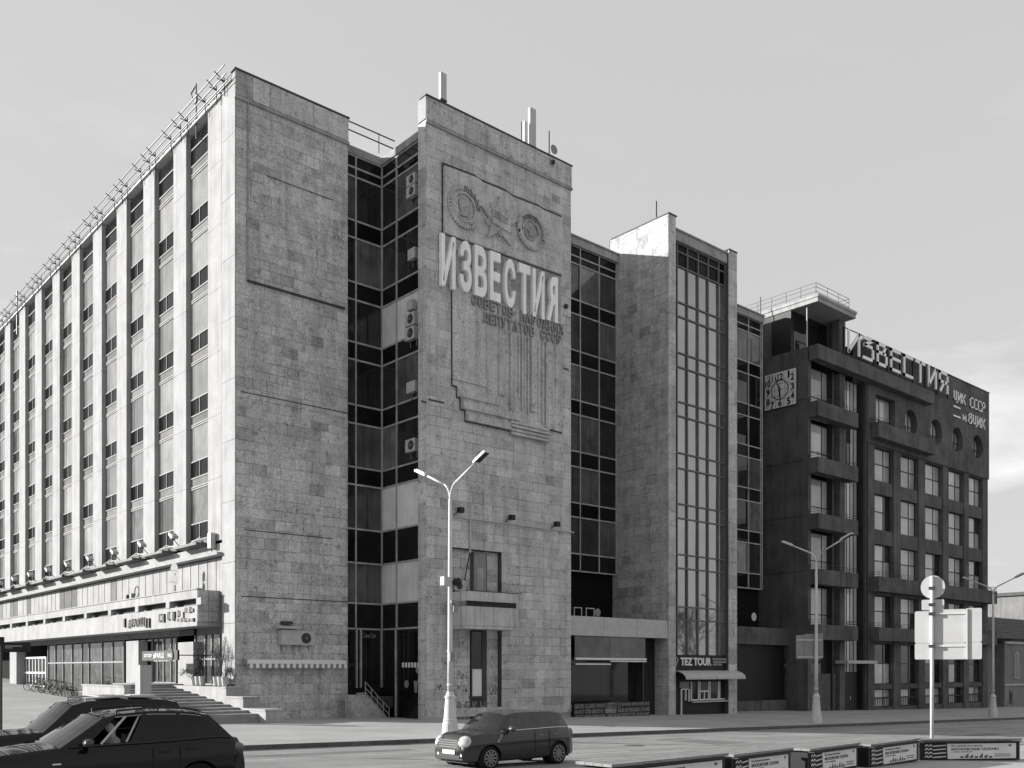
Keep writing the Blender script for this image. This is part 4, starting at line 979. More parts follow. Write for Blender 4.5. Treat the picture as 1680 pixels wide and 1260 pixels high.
# ------------------------------------------------------------------ travel shop under the glazed block
ts = thing('travel_shop', 'small street shop with white framed windows under the tall glass wall', 'shop front', (56, VC+.3, -.4))
vT = VC+.38; fT = front(vT)
wz = lambda y: Zd(y, dF(1150, vT))
MB().box(UC+.8, UC1-1.05, vT, vT+.2, -1.2, ZC+.6).build('shop_wall', BLACK, ts)
xs = [1132, 1146, 1162.5, 1178.5, 1194]
for k in range(4):
    a, b = F(xs[k]+.6, vT), F(xs[k+1]-.6, vT); mb = MB()
    mb.box(a, a+.09, vT-.08, vT-.002, wz(1149), wz(1118)).box(b-.09, b, vT-.08, vT-.002, wz(1149), wz(1118)).box(a+.09, b-.09, vT-.08, vT-.002, wz(1149), wz(1149)+.1)
    if k == 1: mb.box(a+.09, b-.09, vT-.08, vT-.002, wz(1134)-.05, wz(1134)+.06).box((a+b)/2-.05, (a+b)/2+.05, vT-.08, vT-.002, wz(1149)+.1, wz(1134)-.05)
    wo_ = mb.build('shop_window', WHITE, ts); MB().box(a+.09, b-.09, vT-.03, vT-.01, wz(1149)+.1, wz(1119)).build('pane', DARKG, wo_)
MB().box(F(1132, vT), F(1203, vT), vT-.35, vT-.09, wz(1152), wz(1150)).build('counter_shelf', LGREY, ts)
a, b = F(1116, vT), F(1130, vT)
dr_ = MB().box(a, a+.1, vT-.1, vT-.003, wz(1172), wz(1130)).box(b-.1, b, vT-.1, vT-.003, wz(1150), wz(1130)).box(a+.1, b-.1, vT-.1, vT-.003, wz(1131), wz(1129)).box((a+b)/2, (a+b)/2+.1, vT-.1, vT-.003, wz(1148), wz(1131)).build('shop_door', WHITE, ts)
MB().box(F(1114, vT), F(1129, vT), vT-.1, vT-.01, wz(1128), wz(1118)).build('notice', GREY, ts)
for y in (1122, 1133, 1148): MB().box(UC+.86, UC+1.2, vT-.05, vT-.01, wz(y+4), wz(y)).build('notice', LGREY, ts)
cn = thing('curved_canopy', 'pale curved canopy over the small street shop', 'canopy', (57, VC-.2, 2.4))
a, b = UC+.85, UC1-.05; mb = MB(); n = 8
zt9, zb9 = Zd(1100, dF(1150, VC)), Zd(1113.5, dF(1150, VC-.9))
for k in range(n):
    t0, t1 = R(90*k/n), R(90*(k+1)/n)
    P = [(VC+.25-1.15*math.sin(t), zb9+(zt9-zb9)*math.cos(t)) for t in (t0, t1)]
    mb.quad((a, P[0][0], P[0][1]), (b, P[0][0], P[0][1]), (b, P[1][0], P[1][1]), (a, P[1][0], P[1][1]))
    mb.quad((a, P[0][0], P[0][1]-.05), (b, P[0][0], P[0][1]-.05), (b, P[1][0], P[1][1]-.05), (a, P[1][0], P[1][1]-.05))
mb.build('canopy_sheet', LGREY, cn, fix=False, smooth=False)
mb = MB()
for x in (a, (a+b)/2, b):
    for k in range(n):
        t0, t1 = R(90*k/n), R(90*(k+1)/n); mb.tube((x, VC+.25-1.15*math.sin(t0), zb9+(zt9-zb9)*math.cos(t0)-.03), (x, VC+.25-1.15*math.sin(t1), zb9+(zt9-zb9)*math.cos(t1)-.03), .03, 5)
mb.build('canopy_rib', GREY, cn)
tz = thing('travel_sign', 'white TEZ TOUR letters with small grey lines above the curved canopy', 'sign', (56, VC, 4))
vZ = VC+.2; fZ = front(vZ)
zt_0, zt_1 = Zd(1092, dF(1140, vZ)), Zd(1079, dF(1140, vZ))
MB().box(UC+.8, UC1-1.05, vZ+.03, vZ+.1, zt_0-.35, zt_1+.2).build('board', BLACK, tz)
mb = MB(); letters(mb, 'TEZ TOUR', fZ, F(1116, vZ), F(1166, vZ), zt_0, zt_1, .0, .06); mb.build('lettering', WHITE, tz)
for i, wd in enumerate(('МЕЖДУНАРОДНОЕ', 'ТУРИСТИЧЕСКОЕ', 'АГЕНТСТВО')):
    mb = MB(); letters(mb, wd, fZ, F(1169, vZ), F((1195, 1192, 1184)[i], vZ), zt_1-.17-.2*i, zt_1-.02-.2*i, 0, .02); mb.build('lettering', LGREY, tz)
mb = MB(); c = (F(1107, vZ), (zt_0+zt_1)/2)
pts = [(c[0]+.28*math.cos(t)*(1+.35*math.sin(3*t)), c[1]+.36*math.sin(t)*(1+.2*math.cos(2*t))) for t in [2*math.pi*k/20 for k in range(21)]]
for p, q in zip(pts, pts[1:]): mb.tube((p[0], vZ-.01, p[1]), (q[0], vZ-.01, q[1]), .025, 5)
mb.build('emblem', WHITE, tz)

# ------------------------------------------------------------------ dark shop in the recess of the first block
rs = thing('recess_shop', 'black glazed shop front deep in the recess between the two stone walls', 'shop front', (31, 47.5, .3))
zsh = ZL[-1]-.06
MB().box(UA1+.05, UB+.5, VG-.06, VG+.02, 1.5, zsh).build('front_glass', DARKG, rs)
MB().box(UB+.5, UB+.56, VB+.76, VG-.08, -.2, zsh).build('side_glass', DARKG, rs)
mb = MB()
for x in (585, 592, 626): a = F(x, VG-.12); mb.box(a-.05, a+.05, VG-.17, VG-.07, 1.9, zsh)
for x in (650,): a = S(x, UB+.45); mb.box(UB+.38, UB+.48, a-.05, a+.05, .2, zsh)
mb.build('shop_post', ALU, rs)
pst = MB()
for k in range(6):
    a0_ = S(688-k*5, UB+.47); pst.box(UB+.46, UB+.47, a0_, a0_+.2, Zd(1095, 55.5), Zd(1087, 55.5))
pst.build('window_print', WHITE, rs)
pst = MB(); yv = S(684, UB+.46)
cc = (yv, Zd(1099, 55.3))
pst.prism([(cc[0]+.12*math.cos(2*math.pi*k/14), cc[1]+.2*math.sin(2*math.pi*k/14)) for k in range(14)], side(UB+.47), 0, .01)
cc = (S(667, UB+.46), Zd(1122, 56))
pst.prism([(cc[0]+.22*math.cos(2*math.pi*k/14), cc[1]+.23*math.sin(2*math.pi*k/14)) for k in range(14)], side(UB+.47), 0, .01)
cc = (S(682, UB+.46), Zd(1136, 55.4)); pst.prism([(cc[0]-.12, cc[1]), (cc[0]+.12, cc[1]), (cc[0]+.2, cc[1]+.68), (cc[0]-.2, cc[1]+.68)], side(UB+.47), 0, .01)
pst.build('window_print', GREY, rs)
for k, (p, q) in enumerate(((592, 606), (607, 616))):
    mb = MB(); letters(mb, 'Com', front(VG-.09), F(p, VG), F(q-1, VG), Zd(1047, 57.5), Zd(1039, 57.5), 0, .02, False); mb.build('lettering', GREY, rs)
rp = thing('access_ramp', 'sloping stone ramp wall with a steel handrail before the recessed shop', 'ramp', (30, 46.5, .3))
vr = 46.9
P = [FP(x, y, vr) for x, y in ((570.5, 1140), (601, 1140), (640, 1183.5), (570.5, 1189))]
mb = MB(); mb.tn = .85; mb.prism(P, front(vr), -.3, 0); mb.build('ramp_wall', STONE, rp)
MB().box(UA1+.05, P[1][0]+.02, vr-.03, vr+.33, P[0][1]+.003, P[0][1]+.1).build('wall_coping', CONC, rp)
for k in range(9):
    a = P[1][0]+.05+k*.3; MB().box(a, UB+.4, vr+.31, VG-.2, .0, P[0][1]-.15-.17*k).build('ramp_step', mat('dark_step', .05, .9), rp) if k in (0, 4, 8) else None
h0, h1 = FP(600, 1121, vr), FP(641, 1160, vr)
mb = MB()
for k in range(5):
    t = k/4; u = P[1][0]+(P[2][0]-P[1][0])*t; z0 = P[1][1]+(P[2][1]-P[1][1])*t; mb.tube((u, vr+.1, z0-.05), (u, vr+.1, z0+.75), .025, 6)
for dz_ in (.75, .4, .12): mb.tube((P[1][0], vr+.1, P[1][1]+dz_), (P[2][0], vr+.1, P[2][1]+dz_), .028, 6)
mb.build('handrail', ALU, rp)

# ------------------------------------------------------------------ low tiled house and roofs at the end of the street
lh = thing('tiled_house', 'low plastered house with a tiled roof and arched windows past the dark building', 'house', (122, 48, -1.6))
vh = 47.0; hz0, ez = -4, Zd(1046, dF(1650, vh)); hu0, hu1 = F(1623, vh), F(1760, vh)
uj = F(1648, vh)
MB().box(hu0, uj, vh+1.2, 70, hz0, ez+.1).build('set_back_wall', BRICKW, lh)
MB().box(uj, hu1, vh, 70, hz0, ez).build('wall', BRICKW, lh)
MB().box(uj-.2, hu1, vh-.25, vh-.004, ez-.75, ez-.45).box(uj-.1, hu1, vh-.12, vh-.004, Zd(1125, dF(1650, vh)), Zd(1125, dF(1650, vh))+.2).build('string_course', LGREY, lh)
for i in range(7):
    cu = F(1667, vh)+i*4.6; zc0_, zt0_ = Zd(1111, dF(1667, vh)), Zd(1071, dF(1667, vh)); hw = .42
    arch = [(cu-hw, zc0_), (cu+hw, zc0_)] + [(cu+hw*math.cos(R(a)), zt0_-hw+hw*math.sin(R(a))) for a in range(0, 181, 20)]
    wo_ = MB().prism([(cu+(a-cu)*1.45, zc0_-.15+(b-zc0_)*1.08) for a, b in arch], front(vh-.003), 0, .12).build('arched_window', LGREY, lh)
    MB().prism(arch, front(vh-.12), .003, .03).build('pane', WIND, wo_)
    MB().box(cu-1.6-.4, cu-1.6+.35, vh-.06, vh-.003, Zd(1156, 113), Zd(1131, 113)).build('small_window', WIND, lh)
ri = MB()
zr_ = Zd(1014, dF(1650, vh+6))
rows_ = 12
for k in range(rows_):
    y0 = vh-.7+(6.7)*k/rows_; y1 = vh-.7+(6.7)*(k+1)/rows_+.1; z0 = ez-.1+(zr_-ez+.1)*k/rows_; z1 = ez-.1+(zr_-ez+.1)*(k+1)/rows_
    u = hu0-.6
    while u < hu1:
        ri.tn = rnd.uniform(.75, 1.2); ri.quad((u, y0, z0+.07), (u+.42, y0, z0+.07), (u+.42, y1, z1), (u, y1, z1)); ri.quad((u, y0, z0), (u+.42, y0, z0), (u+.42, y0, z0+.07), (u, y0, z0+.07)); u += .45
ri.build('roof_tile_field', TILE, lh, kind='stuff', fix=False)
MB().wedge(hu0-.5, hu1, vh-.6, vh+6, ez-.2, ez-.12, zr_-.06).box(hu0-.5, hu1, vh+6, 70, ez-.2, zr_-.1).build('roof', ROOFMET, lh)
MB().tube((uj-.6, vh+1.0, hz0), (uj-.6, vh+1.0, ez-.8), .1, 8).tube((uj-.6, vh+1.0, ez-.8), (uj+1.2, vh-.5, ez-.15), .1, 8).build('downpipe', DKMET, lh)
fb = thing('distant_building', 'pale distant roof block seen over the tiled house', 'building', (205, 110, -2))
fu0, fu1 = F(1600, 92), F(1666, 92)
MB().box(fu0, fu1, 92, 104, -4, Zd(1008, dF(1640, 92))).build('wall', GREYP, fb)
MB().box(fu0-.5, fu1+.5, 91.4, 104.5, Zd(1008, dF(1640, 92)), Zd(1002, dF(1640, 92))).build('roof', LGREY, fb)
MB().box(fu0+16, fu0+18, 95, 97, Zd(1002, dF(1640, 92)), Zd(997, dF(1640, 92))).build('chimney', CONC, fb)
for k in range(6): MB().box(fu0+2+k*3.2, fu0+3.2+k*3.2, 91.95, 91.99, Zd(1024, dF(1640, 92)), Zd(1015, dF(1640, 92))).build('window', WIND, fb)
rb_ = thing('dark_pitched_roof', 'dark pitched roof rising behind the tiled house', 'house', (230, 95, -2))
a, b = F(1640, 100), F(1790, 100); mb = MB()
mb.prism([(a, -4), (b, -4), (b, Zd(1020, dF(1680, 100))), ((a+b)/2, Zd(985, dF(1710, 100))), (a, Zd(1020, dF(1650, 100)))], front(100), -12, 0); mb.build('gable', ROOFMET, rb_)
# street wall of houses continuing past the frame on both sides
for i, (u0_, u1_, v0_, v1_, h_, lb) in enumerate(((150, 190, 47.5, 70, 14, 'plain plastered house farther down the street past the tiled house'), (-80, -48, 5, 32, 20, 'large plastered block across the plaza from the white piers'))):
    hb = thing('street_house', lb, 'house', ((u0_+u1_)/2, v0_, 0)); MB().box(u0_, u1_, v0_, v1_, -4, h_).build('wall', BRICKW, hb); MB().box(u0_-.4, u1_+.4, v0_-.4, v1_+.4, h_, h_+.5).build('roof', ROOFMET, hb)
    for q in range(int((u1_-u0_)/4)):
        for r_ in range(int(h_/4)): MB().box(u0_+1.3+q*4, u0_+2.7+q*4, v0_-.04, v0_-.01, 1.5+r_*4, 3.6+r_*4).build('window', WIND, hb, fix=False)

# ------------------------------------------------------------------ street lamps
def lamp_geo():
    t = thing('street_lamp', 'x', 'street lamp', (0, 0, 0), 'double-armed street lamps along the kerb', local=True)
    MB().lathe([(.34, 0), (.34, .12), (.33, .2), (.30, .55), (.275, .6), (.285, .66), (.26, .7), (.2, 1.45), (.185, 1.5), (.22, 1.54), (.22, 1.62), (.16, 1.68), (.13, 1.8)], n=20).build('base', LAMP, t, smooth=False)
    MB().lathe([(.115, 1.8), (.1, 4), (.085, 7), (.07, 9.55)], n=14).build('pole', LAMP, t, smooth=True)
    MB().lathe([(.13, 2.05), (.13, 2.12)], n=14).lathe([(.12, 3.4), (.12, 3.46)], n=14).build('collar', LAMP, t)
    for s in (-1, 1):
        pts = []
        for k in range(9):
            a = R(8.5*k); pts.append((s*(.6*(1-math.cos(a))), 0, 9.5+.75*math.sin(a)))
        tip = (s*1.6, 0, 10.75); pts.append(tip)
        MB().path(pts, .045, 8).build('arm', LAMP, t, smooth=True)
        M = Matrix.Translation(tip) @ Matrix.Rotation(R(24)*(-1 if s > 0 else 1), 4, 'Y')
        hd_ = MB().box(min(0, s*.78), max(0, s*.78), -.13, .13, -.03, .05, M).box(min(s*.08, s*.7), max(s*.08, s*.7), -.1, .1, .05, .09, M).build('lamp_head', LAMP, t)
        MB().box(min(s*.12, s*.76), max(s*.12, s*.76), -.125, .125, -.05, -.031, M).build('lamp_glass', BLACK, hd_)
    return t
L1 = lamp_geo()
lamps = [(23.3, 30.4, 'tall pale double-armed street lamp before the emblem wall, control box on pole'), (50.9, 30.6, 'double-armed street lamp with a traffic sign plate on its pole before the dark hoarding'), (77.1, 31.0, 'double-armed street lamp near the tiled house at the end of the dark building')]
for i, (u, v, lb) in enumerate(lamps):
    o = L1 if i == 0 else dup(L1, (0, 0, 0)); o.location = (u, v, zg(u)); o['label'] = lb
    o.rotation_euler = (0, 0, R(-90))
cbx = thing('pole_control_box', 'white and grey control boxes clamped to the tall street lamp', 'control box', (23.3, 30.2, 6))
u, v = 23.3, 30.4
MB().box(u-.42, u-.12, v-.15, v+.1, Zd(961, 38.2), Zd(947, 38.2)).build('casing', LGREY, cbx)
MB().lathe([(.03, 0), (.17, .02), (.17, .2), (.05, .24)], (u+.2, v-.1, Zd(955, 38.2)), 14, Matrix.Rotation(R(90), 4, 'X')).build('speaker_cone', BLACK, cbx)
MB().box(u-.06, u+.3, v-.16, v-.1, Zd(990, 38.2), Zd(985, 38.2)).box(u+.02, u+.26, v-.2, v-.08, Zd(1004, 38.2), Zd(994, 38.2)).box(u-.14, u+.1, v-.18, v-.1, Zd(1085, 38.2), Zd(1070, 38.2)).build('bracket', GREY, cbx)

# traffic sign seen from behind
def plate(mb, cx, cz, w_, h_, r, fn, d0, d1, n=5):
    pts = []
    for sx, sz, a0 in ((1, 1, 0), (-1, 1, 90), (-1, -1, 180), (1, -1, 270)):
        for k in range(n+1): a = R(a0+90*k/n); pts.append((cx+sx*(w_/2-r)+r*math.cos(a), cz+sz*(h_/2-r)+r*math.sin(a)))
    mb.prism(pts, fn, d0, d1)
SIGNB = mat('sign_back_aluminium', .44, .55, var=.06, scale=2, fine=.03, metal=.1)
ds = 29.6; tsx = (1529-CX)/FPX; su, sv = ds*(s_+c_*tsx), ds*(c_-s_*tsx)
tsn = thing('traffic_sign', 'pale back of a road sign group: disc, small plate and wide panel on one pole', 'traffic sign', (su, sv, zg(su)), local=True, rz=-HEAD-R(28))
kk = ds/FPX
z0s = ZC-zg(su)                                        # eye level above the sign's foot
def zz2(y): return z0s + (HY-y)*kk
MB().tube((0, 0, -.1), (0, 0, zz2(945)), .055, 10).build('pole', LAMP, tsn, smooth=True)
MB().lathe([(.11, 0), (.11, .5), (.06, .55)], n=10).build('pole_sleeve', LAMP, tsn)
fS = lambda a, b, d: (a, -d, b)
mb = MB(); r_ = 19*kk; mb.prism([(r_*.97*math.cos(2*math.pi*k/32)+.02, zz2(963)+r_*math.sin(2*math.pi*k/32)) for k in range(32)], fS, -.09, -.06); mb.build('disc', SIGNB, tsn)
mb = MB(); plate(mb, .02, zz2(992), 34*kk, 17*kk, .04, fS, -.09, -.06); mb.build('small_plate', SIGNB, tsn)
X0, X1 = (1500-1529)*kk*.92, (1609-1529)*kk*.92
for (xa, xb, ya, yb) in ((X0, X0+27*kk, 1002, 1055), (X0, X0+27*kk, 1055, 1082), (X0+27.3*kk, X1-24*kk, 1000, 1055), (X0+27.3*kk, X1-24*kk, 1055, 1082), (X1-23.7*kk, X1, 999, 1054), (X1-23.7*kk, X1, 1054, 1082)):
    mb = MB(); plate(mb, (xa+xb)/2, (zz2(ya)+zz2(yb))/2, xb-xa-.01, abs(zz2(ya)-zz2(yb))-.008, .05, fS, -.10, -.07); mb.build('panel', SIGNB, tsn)
mb = MB()
for y in (1007, 1060): mb.box(X0+27*kk, X1-22*kk, .03, .068, zz2(y)-.025, zz2(y)+.025)
mb.box(X0+24*kk, X0+27*kk, .02, .069, zz2(1082), zz2(1002)).box(X1-24*kk, X1-21*kk, .02, .069, zz2(1082), zz2(1000)).build('stiffener', LAMP, tsn)
mb = MB()
for y in (1007, 1060, 965, 992): mb.box(-.09, .09, -.075, .029, zz2(y)-.045, zz2(y)+.045)
mb.build('clamp', DKMET, tsn)
# second sign back on the lamp by the hoarding
d2 = 56.6
t2 = thing('lamp_sign_plate', 'dull grey back of a road sign clamped to the lamp before the hoarding', 'traffic sign', (50.9, 30.6, 5), local=True, rz=-HEAD)
k2_ = d2/FPX
for xa, xb, ya, yb in ((-32, -19, 1042, 1081), (-18.5, -3, 1040, 1081), (-2.7, 12.5, 1039, 1080)):
    mb = MB(); plate(mb, (xa+xb)/2*k2_, ZC+(HY-(ya+yb)/2)*k2_-5, (xb-xa)*k2_, (yb-ya)*k2_, .04, fS, -.16, -.13); mb.build('panel', GREY, t2)
MB().box(-30*k2_, 11*k2_, .09, .128, ZC+(HY-1050)*k2_-5.03, ZC+(HY-1050)*k2_-4.97).box(-30*k2_, 11*k2_, .09, .128, ZC+(HY-1078)*k2_-5.03, ZC+(HY-1078)*k2_-4.97).build('stiffener', LAMP, t2)
# wayfinding post at the left edge
dw = 30.0; tx_ = (1.5-CX)/FPX; wu, wv_ = dw*(s_+c_*tx_), dw*(c_-s_*tx_)
wf = thing('wayfinding_post', 'dark wayfinding post with a black name board beside the plaza', 'sign', (wu, wv_, zg(wu)), local=True, rz=-HEAD)
zz3 = lambda y: ZC-zg(wu)+(HY-y)*dw/FPX
MB().tube((0, 0, 0), (0, 0, zz3(1046)), .045, 10).build('pole', DKMET, wf)
MB().box(.06, .92, -.05, .05, zz3(1070), zz3(1054)).build('name_board', BLACK, wf)
MB().box(.16, .7, -.056, -.051, zz3(1060)-.02, zz3(1060)+.02).box(.16, .4, -.056, -.051, zz3(1063)-.015, zz3(1063)+.015).build('board_print', GREY, wf)
MB().box(-.3, .08, -.06, .06, zz3(1056), zz3(1045)).build('end_board', BLACK, wf)

# ------------------------------------------------------------------ planter benches with posters
def planter(loc, rz, L_, label, posx=(.14, .9)):
    t = thing('planter_bench', label, 'planter', loc, 'poster planters along the near kerb', local=True, rz=rz)
    H_ = .68
    MB().box(-L_/2, L_/2, -.42, .42, 0, H_-.1).build('box', BLACK, t)
    n = int(L_/.085)
    for q in range(4): MB().box(-L_/2-.02, L_/2+.02, -.5+q*.25+.006, -.256+q*.25, H_-.06, H_).build('top_board', PLANK, t)
    sl_ = MB()
    for k in range(n): x = -L_/2+.02+k*(L_-.04)/n; sl_.box(x, x+.05, -.58, -.425, H_-.1, H_-.072)
    sl_.build('edge_batten', DKMET, t, kind='stuff', fix=False)
    fP = lambda a, b, d: (a, -.422-d, b)
    x0, x1 = -L_/2+.12, L_/2-.14; pw_ = x0+(x1-x0)*posx[0]
    MB().prism([(x0, .06), (pw_-.01, .06), (pw_-.05, H_-.15), (x0, H_-.15)], fP, 0, .012).build('pattern_board', INK, t)
    zg_ = MB()
    for r_ in range(4):
        zr0 = .1+r_*.115
        for q in range(2):
            xx = x0+.04+q*.13; zg_.prism([(xx, zr0), (xx+.06, zr0+.05), (xx+.12, zr0), (xx+.12, zr0+.035), (xx+.06, zr0+.085), (xx, zr0+.035)], fP, .012, .016)
        if pw_-x0 > .38: zg_.prism([(x0+.32, zr0), (pw_-.06, zr0+.03), (pw_-.06, zr0+.055), (x0+.32, zr0+.03)], fP, .012, .016)
    zg_.build('pattern_print', POSTER, t)
    po = MB().prism([(pw_, .06), (x1, .06), (x1, H_-.15), (pw_-.03, H_-.15)], fP, .0, .014).build('poster', POSTER, t)
    mb = MB(); W_ = x1-pw_
    letters(mb, 'Вся афиша фестиваля', fP, pw_+.05*W_, pw_+.5*W_, .43, .48, .014, .018)
    letters(mb, 'МОСКОВСКИЕ СЕЗОНЫ', fP, pw_+.05*W_, pw_+.74*W_, .32, .40, .014, .018)
    letters(mb, 'у тебя в телефоне', fP, pw_+.05*W_, pw_+.36*W_, .25, .295, .014, .018)
    mb.build('poster_print', INK, po, kind='stuff')
    mb = MB()
    for k in range(7): a = pw_+(.18+.07*k)*W_; mb.prism([(a, .08), (a+.05*W_, .08), (a+.05*W_, .14+.05*((k*5) % 3)), (a, .14+.05*((k*3) % 3))], fP, .014, .017)
    for q in range(2): mb.prism([(pw_+.68*W_, .12+.06*q), (pw_+.92*W_, .12+.06*q), (pw_+.92*W_, .145+.06*q), (pw_+.68*W_, .145+.06*q)], fP, .014, .017)
    mb.prism([(pw_+.89*W_, .43), (pw_+.93*W_, .43), (pw_+.93*W_, .49), (pw_+.89*W_, .49)], fP, .014, .018)
    mb.build('poster_print', MIDINK, po, kind='stuff')
    return t
ptop = 2.12
def at_top(x, y, zt=None):                                            # pixel on the planter-top level
    z = .36 if zt is None else zt; t_ = (x-CX)/FPX
    for _ in range(4):
        d = (ZC-z)*FPX/(y-HY); u, v = d*(s_+c_*t_), d*(c_-s_*t_); z = zg(u)+.68 if zt is None else zt
    return u, v
PX = [((1000, 1251), (1190, 1238)), ((1200, 1236), (1297, 1228.5)), ((1325, 1227), (1407.5, 1220)), ((1425, 1219.5), (1506, 1213)), ((1509, 1211.5), (1673, 1212.5))]
plabs = ['longest poster planter at the low end of the near kerb row', 'poster planter between the long one and the next along the near kerb', 'middle poster planter of the near kerb row', 'poster planter beside the angled last one near the sign pole', 'widest poster planter turned across the end of the row below the road sign']
for (A_, B_), lb in zip(PX, plabs):
    a, b = at_top(*A_), at_top(*B_); ang = math.atan2(b[1]-a[1], b[0]-a[0]); L_ = math.dist(a, b)
    cx_, cy_ = (a[0]+b[0])/2-math.sin(ang)*.42, (a[1]+b[1])/2+math.cos(ang)*.42
    planter((cx_, cy_, zg(cx_)), ang, L_, lb, posx=(.26, .95) if L_ < 4 else (.2, .9))

# ------------------------------------------------------------------ bicycles
def bike():
    t = thing('bicycle', 'x', 'bicycle', (0, 0, 0), 'bicycles parked in a row before the glazed shop', local=True)
    for x in (0, 1.05):
        mb = MB(); n = 18
        for k in range(n):
            a0, a1 = 2*math.pi*k/n, 2*math.pi*(k+1)/n; mb.tube((x+.33*math.cos(a0), 0, .34+.33*math.sin(a0)), (x+.33*math.cos(a1), 0, .34+.33*math.sin(a1)), .022, 5, cap=False)
        wo_ = mb.build('wheel', TYRE, t)
        sp_ = MB()
        for k in range(8): a = 2*math.pi*k/8; sp_.tube((x, 0, .34), (x+.32*math.cos(a), 0, .34+.32*math.sin(a)), .004, 3, cap=False)
        sp_.build('spokes', ALU, wo_)
    mb = MB(); S_, H_, B_, Rr = (.72, 0, .85), (.2, 0, .92), (.5, 0, .32), (1.05, 0, .34)
    for p, q in ((B_, S_), (B_, H_), (S_, H_), (B_, Rr), (S_, Rr), (H_, (0, 0, .34)), (H_, (.17, 0, 1.05))): mb.tube(p, q, .02, 6)
    mb.build('frame', DKMET, t)
    MB().tube((.12, -.28, 1.08), (.17, 0, 1.05), .014, 5).tube((.17, 0, 1.05), (.12, .28, 1.08), .014, 5).build('handlebar', BLACK, t)
    MB().box(.62, .86, -.06, .06, .93, .98).tube((.72, 0, .84), (.73, 0, .94), .014, 5).build('saddle', BLACK, t)
    MB().tube((.5, -.1, .32), (.5, .1, .32), .05, 8).box(.45, .55, .1, .18, .2, .23).box(.45, .55, -.18, -.1, .41, .44).build('pedal', BLACK, t)
    return t
B0 = bike(); nb = 11
for k in range(nb):
    x = 52 + k*(112-52)/(nb-1); u = 20.6; v = S(x, u) 
    o = B0 if k == 0 else dup(B0, (0, 0, 0)); o.location = (u-.2+rnd.uniform(-.15, .15), v, zg(u, v)); o.rotation_euler = (rnd.uniform(-.12, .12), 0, R(-52+rnd.uniform(-18, 18)))
    o['label'] = 'dark bicycle in the tangled row parked before the glazed shop'
rk = thing('bicycle_rack', 'low row of bent metal bars at the end of the bicycles', 'bicycle rack', (20.5, S(116, 20.5), 1))
for k in range(6):
    v = S(112+k*2.2, 20.5); z = zg(20.5, v); MB().path([(20.2, v, z), (20.25, v, z+.5), (20.6, v, z+.55), (20.7, v, z)], .03, 6).build('rack_loop', DKMET, rk)

# ------------------------------------------------------------------ air conditioners
def ac(loc, face, w_, h_, label, dep=.32, fan=True):
    t = thing('air_conditioner', label, 'air conditioner', loc, 'air conditioner boxes on the outer walls')
    u, v, z = loc
    if face == 's': bx = lambda m, a0, a1, d0, d1, z0, z1: m.box(u-d1, u-d0, v+a0, v+a1, z+z0, z+z1); mp_ = lambda a, b, d: (u-dep-d, v+a, z+b)
    else: bx = lambda m, a0, a1, d0, d1, z0, z1: m.box(u+a0, u+a1, v-d1, v-d0, z+z0, z+z1); mp_ = lambda a, b, d: (u+a, v-dep-d, z+b)
    m = MB(); bx(m, -w_/2, w_/2, .04, dep, 0, h_); m.build('casing', LGREY, t)
    if fan:
        m = MB(); m.prism([(-w_*.08+h_*.38*math.cos(2*math.pi*k/20), h_/2+h_*.38*math.sin(2*math.pi*k/20)) for k in range(20)], mp_, .0, .01); g_ = m.build('fan_grille', BLACK, t)
        m = MB(); m.prism([(-w_*.08+h_*.08*math.cos(2*math.pi*k/10), h_/2+h_*.08*math.sin(2*math.pi*k/10)) for k in range(10)], mp_, .01, .03)
        for k in range(3): r_ = h_*(.16+.08*k); [m.tube(mp_(-w_*.08+r_*math.cos(2*math.pi*q/16), h_/2+r_*math.sin(2*math.pi*q/16), .015), mp_(-w_*.08+r_*math.cos(2*math.pi*(q+1)/16), h_/2+r_*math.sin(2*math.pi*(q+1)/16), .015), .006, 3, cap=False) for q in range(16)]
        m.build('fan_guard', GREY, g_)
    m = MB()
    for a in (-w_*.32, w_*.32): bx(m, a-.02, a+.02, 0, dep, -.05, -.002); bx(m, a-.02, a+.02, 0, .04, -.35, -.05)
    m.build('bracket', GREY, t)
    return t
UG2 = UGS-.09
for (x, y, w_, h_, lb) in ((681, 306, .85, .6, 'upper air conditioner of the pair just below the recess roof beside the emblem wall'), (681, 325, .85, .6, 'lower air conditioner of the pair just below the recess roof beside the emblem wall'),
        (682, 427, .7, .6, 'single small air conditioner on the recess glazing beside the medal carvings'), (679, 510, .55, .55, 'plain box above the stacked fans on the recess glazing'),
        (679, 536, .95, .72, 'upper of two stacked fan units on pale recess windows'), (679, 559, .95, .72, 'lower of two stacked fan units on pale recess windows'),
        (681, 645, .85, .62, 'air conditioner with plain face on the recess glazing below the stacked fans'), (680, 742, .95, .72, 'lowest fan unit on the recess glazing beside the emblem wall')):
    v, z = SP(x, y, UG2); ac((UG2, v, z), 's', w_, h_, lb, fan='plain' not in lb and 'small' not in lb)
u, z = FP(762, 969, 42.9); ac((u, VB+.3, 7.55), 'f', .85, .6, 'fan unit standing behind the balcony parapet on the emblem wall')
wa = FP(470, 1058, VA)
ac((wa[0], VA-.05, wa[1]), 'f', 1.15, .82, 'white box of the twin units above the striped awning', .5, False)
wa = FP(498, 1059, VA); ac((wa[0], VA-.05, wa[1]), 'f', .9, .8, 'fan unit of the twin units above the striped awning', .4)
hd2 = FP(467, 1031, VA)
ht = thing('vent_hood', 'small sloped metal hood above the twin units on the stone wall', 'hood', (hd2[0], VA-.1, hd2[1]))
MB().wedge(hd2[0]-.62, hd2[0]+.62, VA-.75, VA-.06, hd2[1]-.03, hd2[1]+.05, hd2[1]+.2).build('hood_plate', LGREY, ht)
